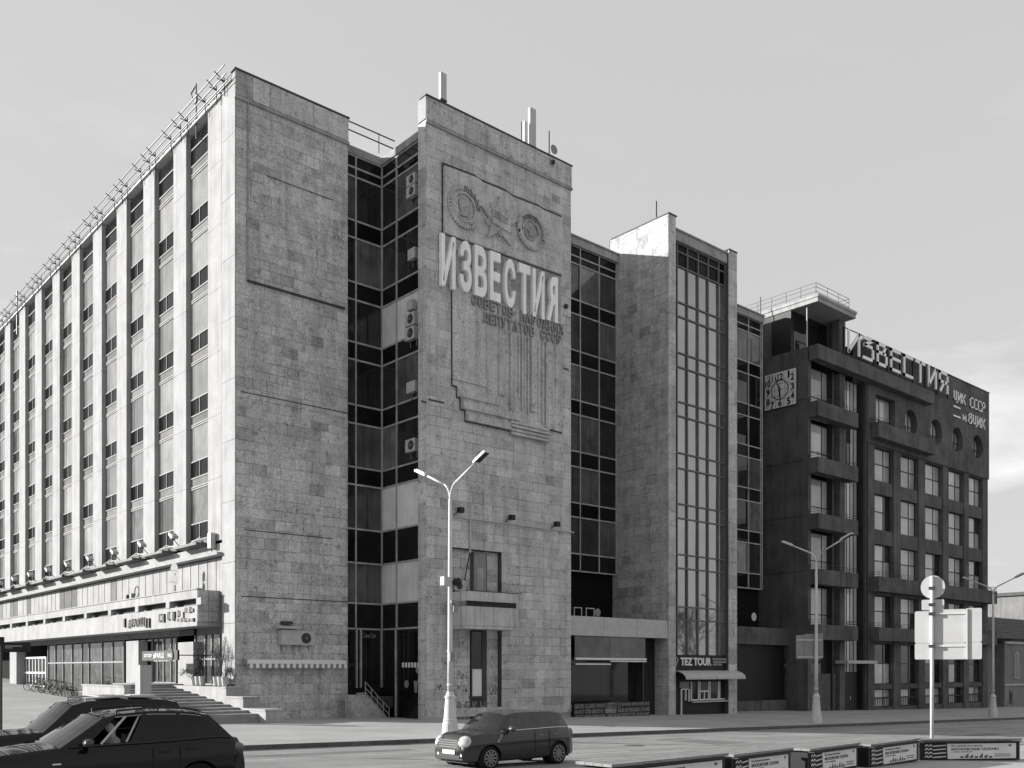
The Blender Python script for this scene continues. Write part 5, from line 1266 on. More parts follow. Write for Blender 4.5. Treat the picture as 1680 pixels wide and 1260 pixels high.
MB().box(hd2[0]-.3, hd2[0]+.3, VA-.4, VA-.06, hd2[1]+.22, hd2[1]+.38).build('hood_duct', DKMET, ht)

# striped awning
aw = thing('striped_awning', 'rolled awning with a striped scalloped valance on the stone wall', 'awning', (26, VA-.3, 3))
a0, a1 = F(404, VA-.4), F(568.5, VA-.4); z_ = FP(480, 1089, VA-.4)[1]
MB().box(a0, a1, VA-.45, VA-.06, z_+.0, z_+.22).build('cassette', WHITE, aw)
MB().box(a0-.05, a0+.02, VA-.5, VA-.05, z_-.06, z_+.26).box(a1-.02, a1+.05, VA-.5, VA-.05, z_-.06, z_+.26).build('end_cap', GREY, aw)
nst = 34
for k in range(nst):
    b0 = a0+(a1-a0)*k/nst; b1 = a0+(a1-a0)*(k+1)/nst
    MB().prism([(b0, z_-.003), (b1, z_-.003), (b1, z_-.22), ((b0+b1)/2, z_-.26), (b0, z_-.22)], front(VA-.43), 0, .02).build('valance_flap', WHITE if k % 2 else GREY, aw)

# ------------------------------------------------------------------ roof antennas, rails, dishes
def mast(x, y0, y1, v, label, w_=.3, panel=True, r=.04):
    u = F(x, v); d = dF(x, v); zb_, zt = Zd(y1, d), Zd(y0, d)
    t = thing('panel_antenna' if panel else 'aerial_mast', label, 'antenna', (u, v, zb_))
    MB().tube((u, v, zb_-1.5), (u, v, zb_+.4 if panel else zt), r, 8).build('mast', GREY if panel else DKMET, t)
    if panel: MB().box(u-w_/2, u+w_/2, v-.12, v+.08, zb_+.1, zt).build('panel', LGREY, t); MB().box(u-w_/2-.02, u+w_/2+.02, v-.14, v+.1, zb_, zb_+.1).build('end_cap', DKMET, t)
    return t
mast(726, 121, 167, VB+1.0, 'white panel antenna alone at the tall left end of the emblem wall roof', .42)
mast(872.5, 179, 243, VB+1.0, 'large white panel antenna on the emblem wall roof beside a smaller one', .5)
mast(861, 200, 240, VB+1.6, 'narrow panel antenna beside the large one on the emblem wall roof', .26)
mast(856, 200, 236, VB+1.3, 'thin dark mast left of the large antenna on the emblem wall roof', panel=False)
m_ = mast(901, 215, 258, VB+1.0, 'thin mast with a small dish near the right end of the emblem wall roof', panel=False)
u, z = FP(906, 247, VB+.9)
MB().lathe([(.02, 0), (.25, .04), (.3, .12)], (u, VB+.85, z), 16, Matrix.Rotation(R(90), 4, 'X')).build('dish', GREY, m_)
cam_ = thing('wall_camera', 'small domed camera on the parapet below the thin mast', 'camera', (F(907, VB-.2), VB-.3, 33))
u, z = FP(907, 264, VB-.2); MB().box(u-.1, u+.1, VB-.3, VB-.06, z, z+.12).build('bracket', LGREY, cam_); MB().lathe([(.13, 0), (.13, -.12), (.08, -.22), (.02, -.26)], (u, VB-.25, z), 12).build('dome', DKMET, cam_)
mast(1077, 330, 372, VC+2, 'thin dark mast on the glazed block roof', panel=False, r=.05)
mast(1248, 487, 520, VG+1, 'thin mast beside the clock tower roof', panel=False)
fl = thing('roof_frame', 'small railing frame on the middle of the emblem wall roof', 'railing', (37, VB+1, HR))
u0_, u1_ = F(810, VB+1), F(843, VB+1); mb = MB()
rail(mb, [(u0_, VB+1), (u1_, VB+1)], HR-.3, (.75, 1.15), .025).build('frame', DKMET, fl)
rr_ = thing('roof_rail', 'bent steel rail ends above the roof of the first stone recess', 'railing', (30.5, VG, 34))
mb = MB(); u0_, u1_ = UA1-.1, F(627, VA+.3)
for z in (HR+.15, HR-.35): mb.tube((u0_, VA+.3, z), (u1_+.9, VA+.3, z), .04, 6)
for k in (0, .75): u = u0_+(u1_+.6-u0_)*k; mb.tube((u, VA+.3, HR-1.0), (u, VA+.3, HR+.2), .03, 6)
mb.build('rails', DKMET, rr_)
# long rail on outriggers along the piers
lr = thing('eaves_rail', 'long double steel rail on outriggers along the roof edge over the white piers', 'railing', (21.9, 80, 34))
vend = piers[-1][1]+2
for u_, z in ((UA-.55, ZC+32.35), (UA-.15, ZC+31.75), (UA-.45, ZC+31.95), (UA+.1, ZC+31.95), (UA-.35, ZC+31.62)):
    MB().tube((u_, VA+.2 if u_ > UA-.3 else VA+.2, z), (u_, vend, z), .035, 6).build('rail', DKMET, lr)
v = VA+1.0; k = 0
while v < vend:
    MB().tube((UA-.75, v, ZC+32.32), (UA+.25, v, ZC+31.7), .03, 5).tube((UA-.6, v, ZC+32.0), (UA+.35, v, ZC+31.9), .03, 5).tube((UA-.15, v, ZC+31.2), (UA-.2, v, ZC+32.2), .03, 5).build('outrigger', DKMET, lr)
    v += (1.0, 1.5, 2.48)[k % 3]; k += 1
# ragged flashing along the eaves
fls = MB()
for k in range(14):
    a = VA+1.7+k*PITCH; fls.box(UA-.1, UA+.6, a, a+PITCH-.03, ZC+31.56, ZC+31.66)
fls.build('eaves_flashing', LGREY, ob)
fm = thing('roof_aerial', 'small tattered aerial on the roof edge above the first piers', 'antenna', (UA, S(322, UA), 34))
v, z = SP(322, 200, UA); zt = SP(322, 137, UA)[1]
MB().tube((UA, v, z-1), (UA, v, zt), .04, 6).build('mast', DKMET, fm)
MB().tube((UA, v, zt-.1), (UA, v+.75, zt-.25), .04, 5).tube((UA, v+.75, zt-.25), (UA, v+.1, zt-1.2), .03, 5).box(UA-.05, UA+.05, v-.1, v+.25, zt-1.1, zt-.7).build('crossarm', DKMET, fm)
fm = thing('roof_aerial', 'plain vertical aerial far along the roof edge of the white piers', 'antenna', (UA, S(28, UA), 34))
v, z = SP(28, 530, UA); MB().tube((UA, v, z-1), (UA, v, SP(28, 477, UA)[1]), .06, 6).build('mast', DKMET, fm)
for nm, x, y, lb in (('upper', 288, 933, 'upper grey satellite dish over the terrace parapet'), ('lower', 288, 952, 'lower grey satellite dish over the terrace parapet')):
    v, z = SP(x, y, UT+.2); t = thing('satellite_dish', lb, 'satellite dish', (UT+.2, v, z))
    M = Matrix.Rotation(R(-90), 4, 'Y') @ Matrix.Rotation(R(18), 4, 'X')
    MB().lathe([(.02, .0), (.2, .03), (.30, .08), (.31, .1)], (UT+.2, v, z), 20, M).build('dish', GREY, t)
    MB().tube((UT+.2, v, zt_), (UT+.2, v, z), .025, 6).tube((UT+.2, v, z-.1), (UT-.25, v-.1, z-.12), .012, 4).build('arm', DKMET, t)
t = thing('satellite_dish', 'white satellite dish beside the glazed block at passage height', 'satellite dish', (UC1+.8, 47, 6))
u, z = FP(1235, 1012, 47); MB().lathe([(.02, 0), (.25, .04), (.36, .12)], (u, 47, z), 20, Matrix.Rotation(R(90), 4, 'X')).build('dish', LGREY, t); MB().tube((u, 47.1, z), (u, 48.4, z-.3), .03, 5).build('arm', DKMET, t)
t = thing('satellite_dish', 'small dish on the flat roof of the cafe front', 'satellite dish', (F(977, VC+1.6), VC+1.6, 6.5))
u, z = FP(979, 1005, VC+1.6); MB().lathe([(.02, 0), (.2, .04), (.28, .1)], (u, VC+1.6, z), 16, Matrix.Rotation(R(90), 4, 'X')).build('dish', GREY, t); MB().tube((u, VC+1.65, za-.1), (u, VC+1.65, z), .025, 5).build('arm', DKMET, t)

# floodlights
fl_n = 0
for (x, y, lb) in ((754, 837, 'dark floodlight at the lamp pole end of the wall conduit'), (838, 849, 'middle dark floodlight on the wall conduit'), (912, 860, 'dark floodlight at the far end of the wall conduit')):
    u, z = FP(x, y, VB-.3); t = thing('floodlight', lb, 'floodlight', (u, VB-.3, z), 'floodlights on the emblem wall')
    MB().box(u-.16, u+.16, VB-.55, VB-.25, z-.16, z+.14).build('housing', BLACK, t); MB().tube((u-.1, VB-.25, z-.1), (u-.25, VB-.06, z-.3), .03, 5).build('bracket', DKMET, t)
cdn = thing('wall_conduit', 'thin pale conduit along the emblem wall with a short drop above the niche', 'conduit', (38, VB-.1, 11.5))
a, b = FP(745, 847, VB-.1), FP(941, 874, VB-.1); zm = (a[1]+b[1])/2
MB().tube((a[0], VB-.1, zm), (b[0], VB-.1, zm), .045, 6).build('pipe', LGREY, cdn)
u, z = FP(771.5, 907, VB-.1); MB().tube((u, VB-.1, zm), (u, VB-.1, z), .055, 6).build('pipe', LGREY, cdn); MB().tube((u, VB-.05, z), (u-.25, VB+.2, z-1.9), .04, 6).build('pipe', DKMET, cdn)
wc = thing('wall_lamp', 'small dark round fitting beside the last big white letter', 'lamp', (F(930, VB), VB-.2, 22))
u, z = FP(930, 502, VB-.2); MB().lathe([(.14, 0), (.16, .08), (.1, .2)], (u, VB-.06, z), 12, Matrix.Rotation(R(90), 4, 'X')).build('fitting', DKMET, wc)
for k in range(10):
    v0, v1 = piers[k][1], piers[k+1][0]; vm = v1-.1; z = zf0
    t = thing('tray_floodlight', 'boxy floodlight on a forked arm at the foot of a white pier', 'floodlight', (UA-.6, vm, z), 'floodlights along the feet of the piers')
    MB().tube((UA-.1, vm+.5, z-.02), (UA-.75, vm+.1, z+.45), .025, 5).tube((UA-.75, vm+.1, z+.45), (UA-1.0, vm-.4, z+.55), .025, 5).build('arm', DKMET, t)
    M = Matrix.Translation((UA-1.0, vm-.4, z+.62)) @ Matrix.Rotation(R(25), 4, 'X')
    MB().box(-.18, .18, -.42, .2, -.08, .1, M).build('housing', LGREY, t); MB().box(-.12, .12, -.2, .1, -.22, -.085, M).build('lamp_box', BLACK, t)
for k in range(9):
    v0, v1 = piers[k][1], piers[k+1][1]; pts = []
    for q in range(9): s = q/8; pts.append((UA-.45, v0+(v1-v0)*s, zf0+.3-.5*math.sin(math.pi*s)*.6))
    tag(MB().path(pts, .018, 4).build('hanging_cable', LGREY), 'thin slack cable strung between the pier floodlights', 'cable', 'slack cables between the pier floodlights')
# wall box by the first pier
v, z = SP(352, 888, UA-.05); t = thing('wall_box', 'white equipment box at the foot of the half pier', 'equipment box', (UA-.2, v, z)); MB().box(UA-.35, UA-.06, v-.15, v+.25, z-.4, z+.45).build('casing', LGREY, t); MB().tube((UA-.2, v+.05, z-.6), (UA-.2, v+.05, z-.4), .02, 5).build('cable_gland', DKMET, t)

# ------------------------------------------------------------------ signs on the terrace
fs = thing('fascia_sign', 'black shadowed channel letters #FARШ in brackets on the pale terrace fascia', 'sign', (UT-.1, S(226, UT), 6))
fU = side(UT-.03)
def fascia_word(mb, wd, x0, x1, y0, y1, d0=0, d1=.025):
    v0, z0 = SP(x0, y1, UT); v1, z1 = SP(x1, y0, UT); zt0 = SP(x0, y0+ (x1-x0)*.13, UT)[1]
    letters(mb, wd, fU, v0, v1, z0, max(zt0, z0+.35), d0, d1)
mb = MB(); fascia_word(mb, '#FARШ', 211, 238, 1012, 1031); mb.build('lettering', BLACK, fs)
for x in (206, 241.5, 246):
    v, z = SP(x, 1022, UT); MB().box(UT-.1, UT-.003, v-.1, v+.1, z-.28, z+.28).build('bracket_mark', BLACK, fs)
fs2 = thing('fascia_sign', 'pale outline sign of broken letters and lines near the terrace corner', 'sign', (UT-.1, S(290, UT), 6))
rr2 = random.Random(5)
for (x0, x1, y0, y1, n) in ((260, 272, 1006, 1022, 6), (275, 289, 1002, 1020, 6), (292, 302, 1000, 1014, 4), (303, 319, 996, 1006, 7), (291, 319, 1014, 1020, 14)):
    for k in range(n):
        x = x0+(x1-x0)*(k+.2)/n; v, z = SP(x, (y0+y1)/2, UT); h_ = (y1-y0)*.034*rr2.uniform(.5, .95); w_ = (x1-x0)/n*.10*rr2.uniform(.4, .9)
        MB().box(UT-.09, UT-.004, v-w_, v+w_*.2, z-h_/2, z+h_/2).build('sign_stroke', BLACK if k % 3 else GREY, fs2)
bs = thing('blade_sign', 'long projecting sign with pale #FARШ lettering and a round badge over the shop door', 'sign', (20.6, S(270, 20.6), 4.6))
v0, z0 = SP(233, 1084, 20.6); v1, z1 = SP(291, 1073, 20.6); z1 = z0+.55
fb2 = side(20.6)
MB().prism([(v0, z0), (v1, z0), (v1, z1), (v0, z1)], fb2, -.12, 0).build('sign_board', BLACK, bs)
mb = MB(); letters(mb, '#FARШ', fb2, S(252, 20.6), S(269, 20.6), z0+.1, z1-.1, .002, .02); letters(mb, 'ресторан', fb2, S(237, 20.6), S(250, 20.6), z0+.14, z1-.16, .002, .02); mb.build('lettering', LGREY, bs)
c = (S(280, 20.6), (z0+z1)/2); MB().prism([(c[0]+.42*math.cos(2*math.pi*k/20), c[1]+.42*math.sin(2*math.pi*k/20)) for k in range(20)], fb2, .0, .05).build('badge', BLACK, bs)
mb = MB(); letters(mb, 'FARШ', fb2, c[0]+.3, c[0]-.3, c[1]-.1, c[1]+.12, .052, .06); mb.build('badge_print', LGREY, bs)
MB().tube((20.66, v1+.2, (z0+z1)/2), (UA+.1, v1-.2, (z0+z1)/2), .03, 6).build('hanger', DKMET, bs)

# potted shrubs by the shop
def shrub(u, v, z, h_, n, label, pot=True, spiky=False):
    t = thing('potted_shrub', label, 'potted plant', (u, v, z), 'potted plants by the shop glass')
    MB().lathe([(.14, 0), (.17, .25), (.2, .5), (.17, .5)], (u, v, z), 14).build('pot', POT, t)
    r = random.Random(int(u*91+v*37)); st = MB(); lf = MB()
    for k in range(9 if not spiky else 14):
        a = r.uniform(0, 6.28); sp = r.uniform(.1, .45) if not spiky else r.uniform(.4, .8); top = (u+math.cos(a)*sp, v+math.sin(a)*sp, z+.5+h_*r.uniform(.55, 1) if not spiky else z+.5+h_*r.uniform(-.2, .6))
        midp = (u+math.cos(a)*sp*.5, v+math.sin(a)*sp*.5, z+.5+h_*(.45 if not spiky else .8)); st.path([(u, v, z+.45), midp, top], .012, 4)
        for q in range(n):
            f_ = r.uniform(.25, 1); p = Vector(midp).lerp(Vector(top), f_)+Vector((r.gauss(0, .09), r.gauss(0, .09), r.gauss(0, .09)))
            d = Vector((r.gauss(0, 1), r.gauss(0, 1), r.gauss(.3, 1))).normalized()*r.uniform(.05, .1); e = d.orthogonal().normalized()*.022
            lf.quad(tuple(p-e*.3), tuple(p+d*.5+e), tuple(p+d), tuple(p+d*.5-e))
    st.build('stem', BARK, t); lf.build('foliage', LEAF, t, fix=False)
UP_ = 21.95
for x, h_, lb, sk in ((318, .5, 'low drooping plant in a pale pot beside the white column', True), (325, 2.1, 'tall feathery shrub in the pot nearest the white column', False), (332, 1.9, 'second tall feathery shrub before the shop glass', False), (355, 1.8, 'tall shrub in the left pot of the three by the white wall return', False), (362, 2.2, 'tallest shrub in the middle pot of the three by the white wall return', False), (369, .6, 'low leafy plant in the right pot of the three by the white wall return', True)):
    shrub(UP_, S(x, UP_), 2.1, h_, 26, lb, spiky=sk)
for x, lb in ((264, 'bundle of oddments on the terrace parapet'), (262, None)):
    if lb:
        t = thing('parapet_clutter', 'small box, jar and looped cable left on the terrace parapet', 'clutter', (UT+.15, S(212, UT), zt_)); v = S(212, UT)
        MB().box(UT+.05, UT+.3, v-.2, v+.12, zt_+.07, zt_+.4).build('box', GREY, t); MB().lathe([(.1, 0), (.12, .2), (.05, .3)], (UT+.15, v+.7, zt_+.07), 10).build('jar', DKMET, t)
        MB().path([(UT+.15, v-.9+.35*math.cos(a*.5), zt_+.45+.35*math.sin(a*.5)) for a in range(14)], .03, 5).build('cable_loop', DKMET, t)

for u, v, lb, rv in ((27.5, 24.3, 'round iron manhole cover in the lit carriageway', .36), (12, 20.6, 'round iron manhole cover under the lane of the small car', .36), (36, 33.5, 'round iron cover in the pavement before the emblem wall', .32)):
    z = zg(u) + (-.15 if v < KV else 0); t = thing('manhole_cover', lb, 'manhole cover', (u, v, z))
    MB().lathe([(rv, 0), (rv, .008)], (u, v, z), 24).build('ring', DKMET, t); MB().lathe([(rv*.86, .008), (rv*.86, .013)], (u, v, z), 24).build('lid', KERB, t)
for k in range(3):
    u = 20+k*17; t = thing('gutter_grate', 'slotted iron gutter grate against the far kerb', 'drain', (u, KV-.3, zg(u)-.15), 'gutter grates along the far kerb')
    MB().box(u-.3, u+.3, KV-.45, KV-.05, zg(u)-.152, zg(u)-.143).build('frame', DKMET, t)
    for q in range(6): MB().box(u-.25+q*.09, u-.2+q*.09, KV-.42, KV-.08, zg(u)-.143, zg(u)-.138).build('bar', GREY, t)
# ------------------------------------------------------------------ bare trees across the street (seen mirrored in the glass wall)
def tree(u, v, h_, label, seed):
    r = random.Random(seed); z = zg(u); t = thing('bare_tree', label, 'tree', (u, v, z), 'bare trees across the street')
    tk = MB(); cr_ = MB()
    def grow(p, d, L_, rad, lev):
        q = p + d*L_; (tk if lev < 2 else cr_).tube(tuple(p), tuple(q), rad, 6 if lev < 2 else 4, rad*.7, cap=False)
        if lev == 6: return
        for k in range(3 if lev < 4 else 2):
            nd_ = (d + Vector((r.gauss(0, .5), r.gauss(0, .5), r.gauss(.12, .3)))).normalized(); grow(q, nd_, L_*r.uniform(.62, .85), rad*.62, lev+1)
    grow(Vector((u, v, z-.1)), Vector((0, 0, 1)), h_*.24, .26, 0)
    tk.build('trunk', BARK, t); cr_.build('crown', BARK, t, fix=False)
for i, (u, v, h_) in enumerate(((96, 9, 15), (108, 4, 17), (121, 8, 14), (103, -6, 16), (116, -4, 18), (130, -2, 15))):
    tree(u, v, h_, ('slender', 'broad', 'short', 'leaning', 'tall', 'far')[i]+' bare tree across the carriageway from the dark corner building', 40+i)

# ------------------------------------------------------------------ cars (front towards -x)
def lerp(pts, x):
    if x <= pts[0][0]: return pts[0][1]
    for (a, b), (c, d) in zip(pts, pts[1:]):
        if x <= c:
            t = (x-a)/(c-a); t = t*t*(3-2*t)*.5+t*.5; return b+(d-b)*t
    return pts[-1][1]
def person(parent_name, label, loc, shirt, arm_to=None, sc=1.0, rz=0):
    """seated figure from the hips up: torso, neck, head with a face, arms forward"""
    t = thing('person', label, 'person', loc, local=True, rz=rz)
    prof = [(.0, .13, .17), (.12, .13, .18), (.3, .125, .19), (.42, .12, .21), (.5, .1, .2), (.545, .07, .12), (.57, .055, .06), (.62, .052, .055), (.64, .07, .06), (.67, .09, .07), (.72, .1, .078), (.77, .1, .08), (.82, .09, .072), (.86, .06, .05), (.875, .02, .02)]
    mb = MB(); n = 14
    for z, rx, ry in prof:
        off = -.02 if z > .63 else 0
        for k in range(n):
            a = 2*math.pi*k/n; bump = -.022 if (k == n//2 and .68 < z < .76) else 0      # nose faces -x
            mb.v.append((rx*math.cos(a)+off+bump, ry*math.sin(a), z))
    for j in range(len(prof)-1):
        for k in range(n): mb.f.append((j*n+k, j*n+(k+1) % n, (j+1)*n+(k+1) % n, (j+1)*n+k))
    mb.f.append(tuple(reversed(range(n)))); mb.f.append(tuple((len(prof)-1)*n+k for k in range(n))); mb.t = [1]*len(mb.f)
    hand = []
    for s in (-1, 1):
        sh, el, ha = Vector((0, s*.19, .47)), Vector((-.18, s*.24, .26)), Vector((-.42, s*.16, .38))
        mb.tube(sh, el, .055, 8, .045); mb.tube(el, ha, .045, 8, .032)
        mb.tube(ha, ha+Vector((-.08, 0, .01)), .035, 8, .03); hand.append(ha)
        for f_ in range(4): p = ha+Vector((-.075, (f_-1.5)*.017, .01)); q = p+Vector((-.045, 0, -.012)); mb.tube(p, q, .009, 5); mb.tube(q, q+Vector((-.012, 0, -.035)), .008, 5)
        mb.tube(ha+Vector((-.02, -s*.03, 0)), ha+Vector((-.07, -s*.05, .02)), .01, 5)
    bo = mb.build('body', SKIN, t, smooth=True)
    c = MB(); n = 14
    for z, rx, ry in [(p[0], p[1]+.012, p[2]+.012) for p in prof[:6]]:
        for k in range(n): a = 2*math.pi*k/n; c.v.append((rx*math.cos(a), ry*math.sin(a), z))
    for j in range(5):
        for k in range(n): c.f.append((j*n+k, j*n+(k+1) % n, (j+1)*n+(k+1) % n, (j+1)*n+k)); c.t.append(1)
    for s in (-1, 1): sh, el = Vector((0, s*.19, .47)), Vector((-.18, s*.24, .26)); c.tube(sh, el, .068, 8, .058); c.tube(el, el.lerp(Vector((-.42, s*.16, .38)), .7), .057, 8, .045)
    c.build('jacket', shirt, t, smooth=True)
    h = MB()
    for z, rx, ry in ((.72, .06, .084), (.76, .104, .088), (.82, .104, .085), (.865, .075, .06), (.89, .02, .02)):
        for k in range(n): a = 2*math.pi*k/n; xx = rx*math.cos(a); h.v.append((max(xx, -rx*.8)+(.0 if z > .77 else .035)-.01, ry*math.sin(a), z))
    for j in range(4):
        for k in range(n): h.f.append((j*n+k, j*n+(k+1) % n, (j+1)*n+(k+1) % n, (j+1)*n+k)); h.t.append(1)
    h.build('hair', HAIR, t, smooth=True)
    t.scale = (sc, sc, sc); return t

def car(label, loc, rz, L, W, top, roofpts, gh, wr, axles, paint, roofpaint, glass, base=.3, widthpts=None, pill=(0, 1), wind=None, rails=False, frontkind='suv', openwin=None):
    t = thing('parked_car' if False else 'car', label, 'car', loc, 'cars on the carriageway', local=True, rz=rz)
    hw = W/2
    wp = widthpts or [(0, .74), (.10*L, .9), (.22*L, .985), (.4*L, 1), (.8*L, .995), (.94*L, .93), (L, .78)]
    ra = wr*1.13
    def zbt(x):
        z = base
        for xa in axles:
            q = ra*ra-(x-xa)**2
            if q > 0: z = max(z, wr+math.sqrt(q)*1.0)
        return z
    xs = set([0, .03, .08, .16, .28, L-.28, L-.16, L-.08, L-.03, L])
    for xa in axles:
        for k in range(17): xs.add(round(xa+ra*math.cos(math.pi*k/16), 4))
        xs.add(xa-ra-.002); xs.add(xa+ra+.002)
    k = .3
    while k < L: xs.add(round(k, 3)); k += .12
    xs = sorted(x for x in xs if 0 <= x <= L); K = 12
    def sec(tt): return lerp([(0, .93), (.12, .985), (.35, 1.0), (.6, 1.0), (.8, .985), (.93, .95), (1, .88)], tt)
    def ztop(x): return lerp(top, x)
    mb = MB(); n = len(xs)
    def yy(x, z): zt = ztop(x); tt = max(0, min(1, (z-base)/(zt-base))); return hw*lerp(wp, x)*sec(tt)
    for s in (-1, 1):
        i0 = len(mb.v)
        for x in xs:
            zb_, zt = min(zbt(x), ztop(x)-.05), ztop(x)
            for k in range(K+1): z = zb_+(zt-zb_)*k/K; mb.v.append((x, s*yy(x, z), z))
        for i in range(n-1):
            for k in range(K): a = i0+i*(K+1)+k; mb.f.append((a, a+1, a+K+2, a+K+1) if s > 0 else (a, a+K+1, a+K+2, a+1)); mb.t.append(1)
    M_ = 8; i0 = len(mb.v)
    for x in xs:
        zt = ztop(x); ye = hw*lerp(wp, x)*.88; crown = .05 if x < L*.35 else .02
        for k in range(M_+1): y = -ye+2*ye*k/M_; mb.v.append((x, y, zt+crown*(1-(y/ye)**2)))
    for i in range(n-1):
        for k in range(M_): a = i0+i*(M_+1)+k; mb.f.append((a, a+M_+1, a+M_+2, a+1)); mb.t.append(1)
    nside = n*(K+1)
    for i, fl_ in ((0, False), (n-1, True)):
        for k in range(K): a, b = i*(K+1)+k, nside+i*(K+1)+k; mb.f.append((a, a+1, b+1, b) if fl_ else (b, b+1, a+1, a)); mb.t.append(1)
    # wheel-well lining
    me_o = mb.build('body', paint, t, smooth=True, fix=True)
    un = MB().box(.12, L-.12, -hw*.72, hw*.72, base*.75, base+.35)
    for xa in axles: pass
    un.build('underbody', TRIM, t)
    # greenhouse
    xb0, xb1, xt0, xt1 = gh; S_ = 30; rows_ = [0, .06, .5, .9, 1.0]
    def gpt(s, r, sg):
        xb, xt = xb0+(xb1-xb0)*s, xt0+(xt1-xt0)*s
        zb_ = ztop(xb)-.01; zr = lerp(roofpts, s); rr_ = rows_[r]
        x = xb+(xt-xb)*rr_; z = zb_+(zr-zb_)*rr_
        bul = math.sin(rr_*math.pi)*.02
        y = hw*lerp(wp, xb)*.885*(1-rr_)+hw*.70*rr_+bul
        if s < .04 or s > .96: y *= .985
        return (x, sg*y, z)
    body_f, glass_f = {-1: MB(), 1: MB()}, {}
    for sg in (-1, 1):
        for i in range(S_):
            s0, s1 = i/S_, (i+1)/S_
            for r in range(4):
                q = [gpt(s0, r, sg), gpt(s1, r, sg), gpt(s1, r+1, sg), gpt(s0, r+1, sg)]
                w_ = next((j for j, (a, b) in enumerate(wind) if a-1e-6 <= s0 and s1 <= b+1e-6), None)
                if r in (1, 2) and w_ is not None:
                    if openwin and sg == openwin[0] and w_ == openwin[1]: continue
                    glass_f.setdefault((sg, w_), MB()).quad(*q)
                else: body_f[sg].quad(*q)
    cr_ = .05
    for i in range(S_):
        for k in range(8):
            def rp_(s, k_): a = gpt(s, 4, -1); b = gpt(s, 4, 1); f_ = k_/8; return (a[0]+(b[0]-a[0])*f_, a[1]+(b[1]-a[1])*f_, a[2]+cr_*(1-(2*f_-1)**2))
            glass_f.setdefault('roof', MB()).quad(rp_(i/S_, k), rp_((i+1)/S_, k), rp_((i+1)/S_, k+1), rp_(i/S_, k+1))
    for q_ in body_f.values(): q_.build('pillar_frame', paint, t, fix=False, smooth=False)
    glass_f.pop('roof').build('roof', roofpaint, t, fix=False, smooth=True)
    for (sg, w_), m in glass_f.items(): m.build('side_window', glass, t, fix=False, smooth=True)
    for nm, s in (('windscreen', 0), ('rear_window', 1)):
        g = MB()
        for r in range(4):
            for k in range(6):
                def wp_(r_, k_): a, b = gpt(s, r_, -1), gpt(s, r_, 1); f_ = k_/6; e = .07*(1-(2*f_-1)**2)*(-1 if s == 0 else 1); return (a[0]+(b[0]-a[0])*f_+e, a[1]+(b[1]-a[1])*f_, a[2]+cr_*rows_[r_]*(1-(2*f_-1)**2)+.02*(1-rows_[r_])*(1-(2*f_-1)**2))
                g.quad(wp_(r, k), wp_(r, k+1), wp_(r+1, k+1), wp_(r+1, k))
        g.build(nm, glass, t, fix=False, smooth=True)
    # cabin: seats and dashboard
    seat = MB()
    for x in (xt0+.45, xt0+1.35):
        for y in (-.36, .36): seat.box(x, x+.16, y-.24, y+.24, .55, 1.12).box(x-.45, x, y-.24, y+.24, .5, .66).box(x+.02, x+.12, y-.12, y+.12, 1.14, 1.34)
    seat.build('seat', TRIM, t); MB().box(xb0+.1, xb0+.55, -hw*.72, hw*.72, .7, ztop(xb0)-.03).build('dashboard', TRIM, t)
    # wheels
    for xa in axles:
        for s in (-1, 1):
            y1 = s*(hw-.03); y0 = s*(hw-.26); Mx = Matrix.Rotation(R(90), 4, 'X')
            prof = [(wr*.66, -.1), (wr*.9, -.11), (wr, -.08), (wr, .08), (wr*.9, .11), (wr*.66, .1)]
            wo_ = MB().lathe(prof, (xa, (y0+y1)/2, wr), 32, Mx).build('wheel', TYRE, t, smooth=False)
            rm = MB(); yo = y1+s*.004
            for k in range(10):
                a = 2*math.pi*k/10; ca, sa = math.cos(a), math.sin(a); px, pz = -sa*.022, ca*.022
                P = [(xa+ca*.04+px, yo, wr+sa*.04+pz), (xa+ca*wr*.68+px, yo, wr+sa*wr*.68+pz), (xa+ca*wr*.68-px, yo, wr+sa*wr*.68-pz), (xa+ca*.04-px, yo, wr+sa*.04-pz)]
                rm.quad(*P)
            for k in range(24):
                a0, a1 = 2*math.pi*k/24, 2*math.pi*(k+1)/24
                rm.quad(*[(xa+r_*math.cos(a), yo, wr+r_*math.sin(a)) for r_, a in ((wr*.64, a0), (wr*.72, a0), (wr*.72, a1), (wr*.64, a1))])
                rm.quad(*[(xa+r_*math.cos(a), yo, wr+r_*math.sin(a)) for r_, a in ((0, a0), (.06, a0), (.06, a1), (0, a1))])
            rm.build('rim', RIM, wo_, fix=False)
            # dark well behind the wheel
            MB().lathe([(ra*1.0, -.02), (ra*1.0, .0)], (xa, s*(hw-.36), wr), 28, Mx).build('wheel_well', TRIM, t)
    # mirrors, handles
    for s in (-1, 1):
        xm = xb0+.42; zm = ztop(xm)+.06; ym = s*(hw+.1)
        mm = MB(); pr = [(-.07, -.05), (-.09, .0), (-.06, .07), (.03, .085), (.07, .05), (.07, -.05), (.0, -.07)]
        for sc_, dd in ((.75, -.11), (1, -.07), (1, .05), (.8, .1)): mm.v += [(xm+p*sc_, ym+dd*s, zm+q*sc_) for p, q in pr]
        for j_ in range(3):
            for k_ in range(7): mm.f.append((j_*7+k_, j_*7+(k_+1) % 7, j_*7+7+(k_+1) % 7, j_*7+7+k_)); mm.t.append(1)
        mm.f += [tuple(range(7)), tuple(range(21, 28))]; mm.t += [1, 1]
        mm.build('wing_mirror', {'mini': CARROOF, 'suv': CARGRY, 'suv2': CHROME}[frontkind], t, smooth=True)
        MB().box(xm-.02, xm+.05, min(s*(hw*.86), ym), max(s*(hw*.86), ym), zm-.07, zm-.03).build('mirror_arm', TRIM, t)
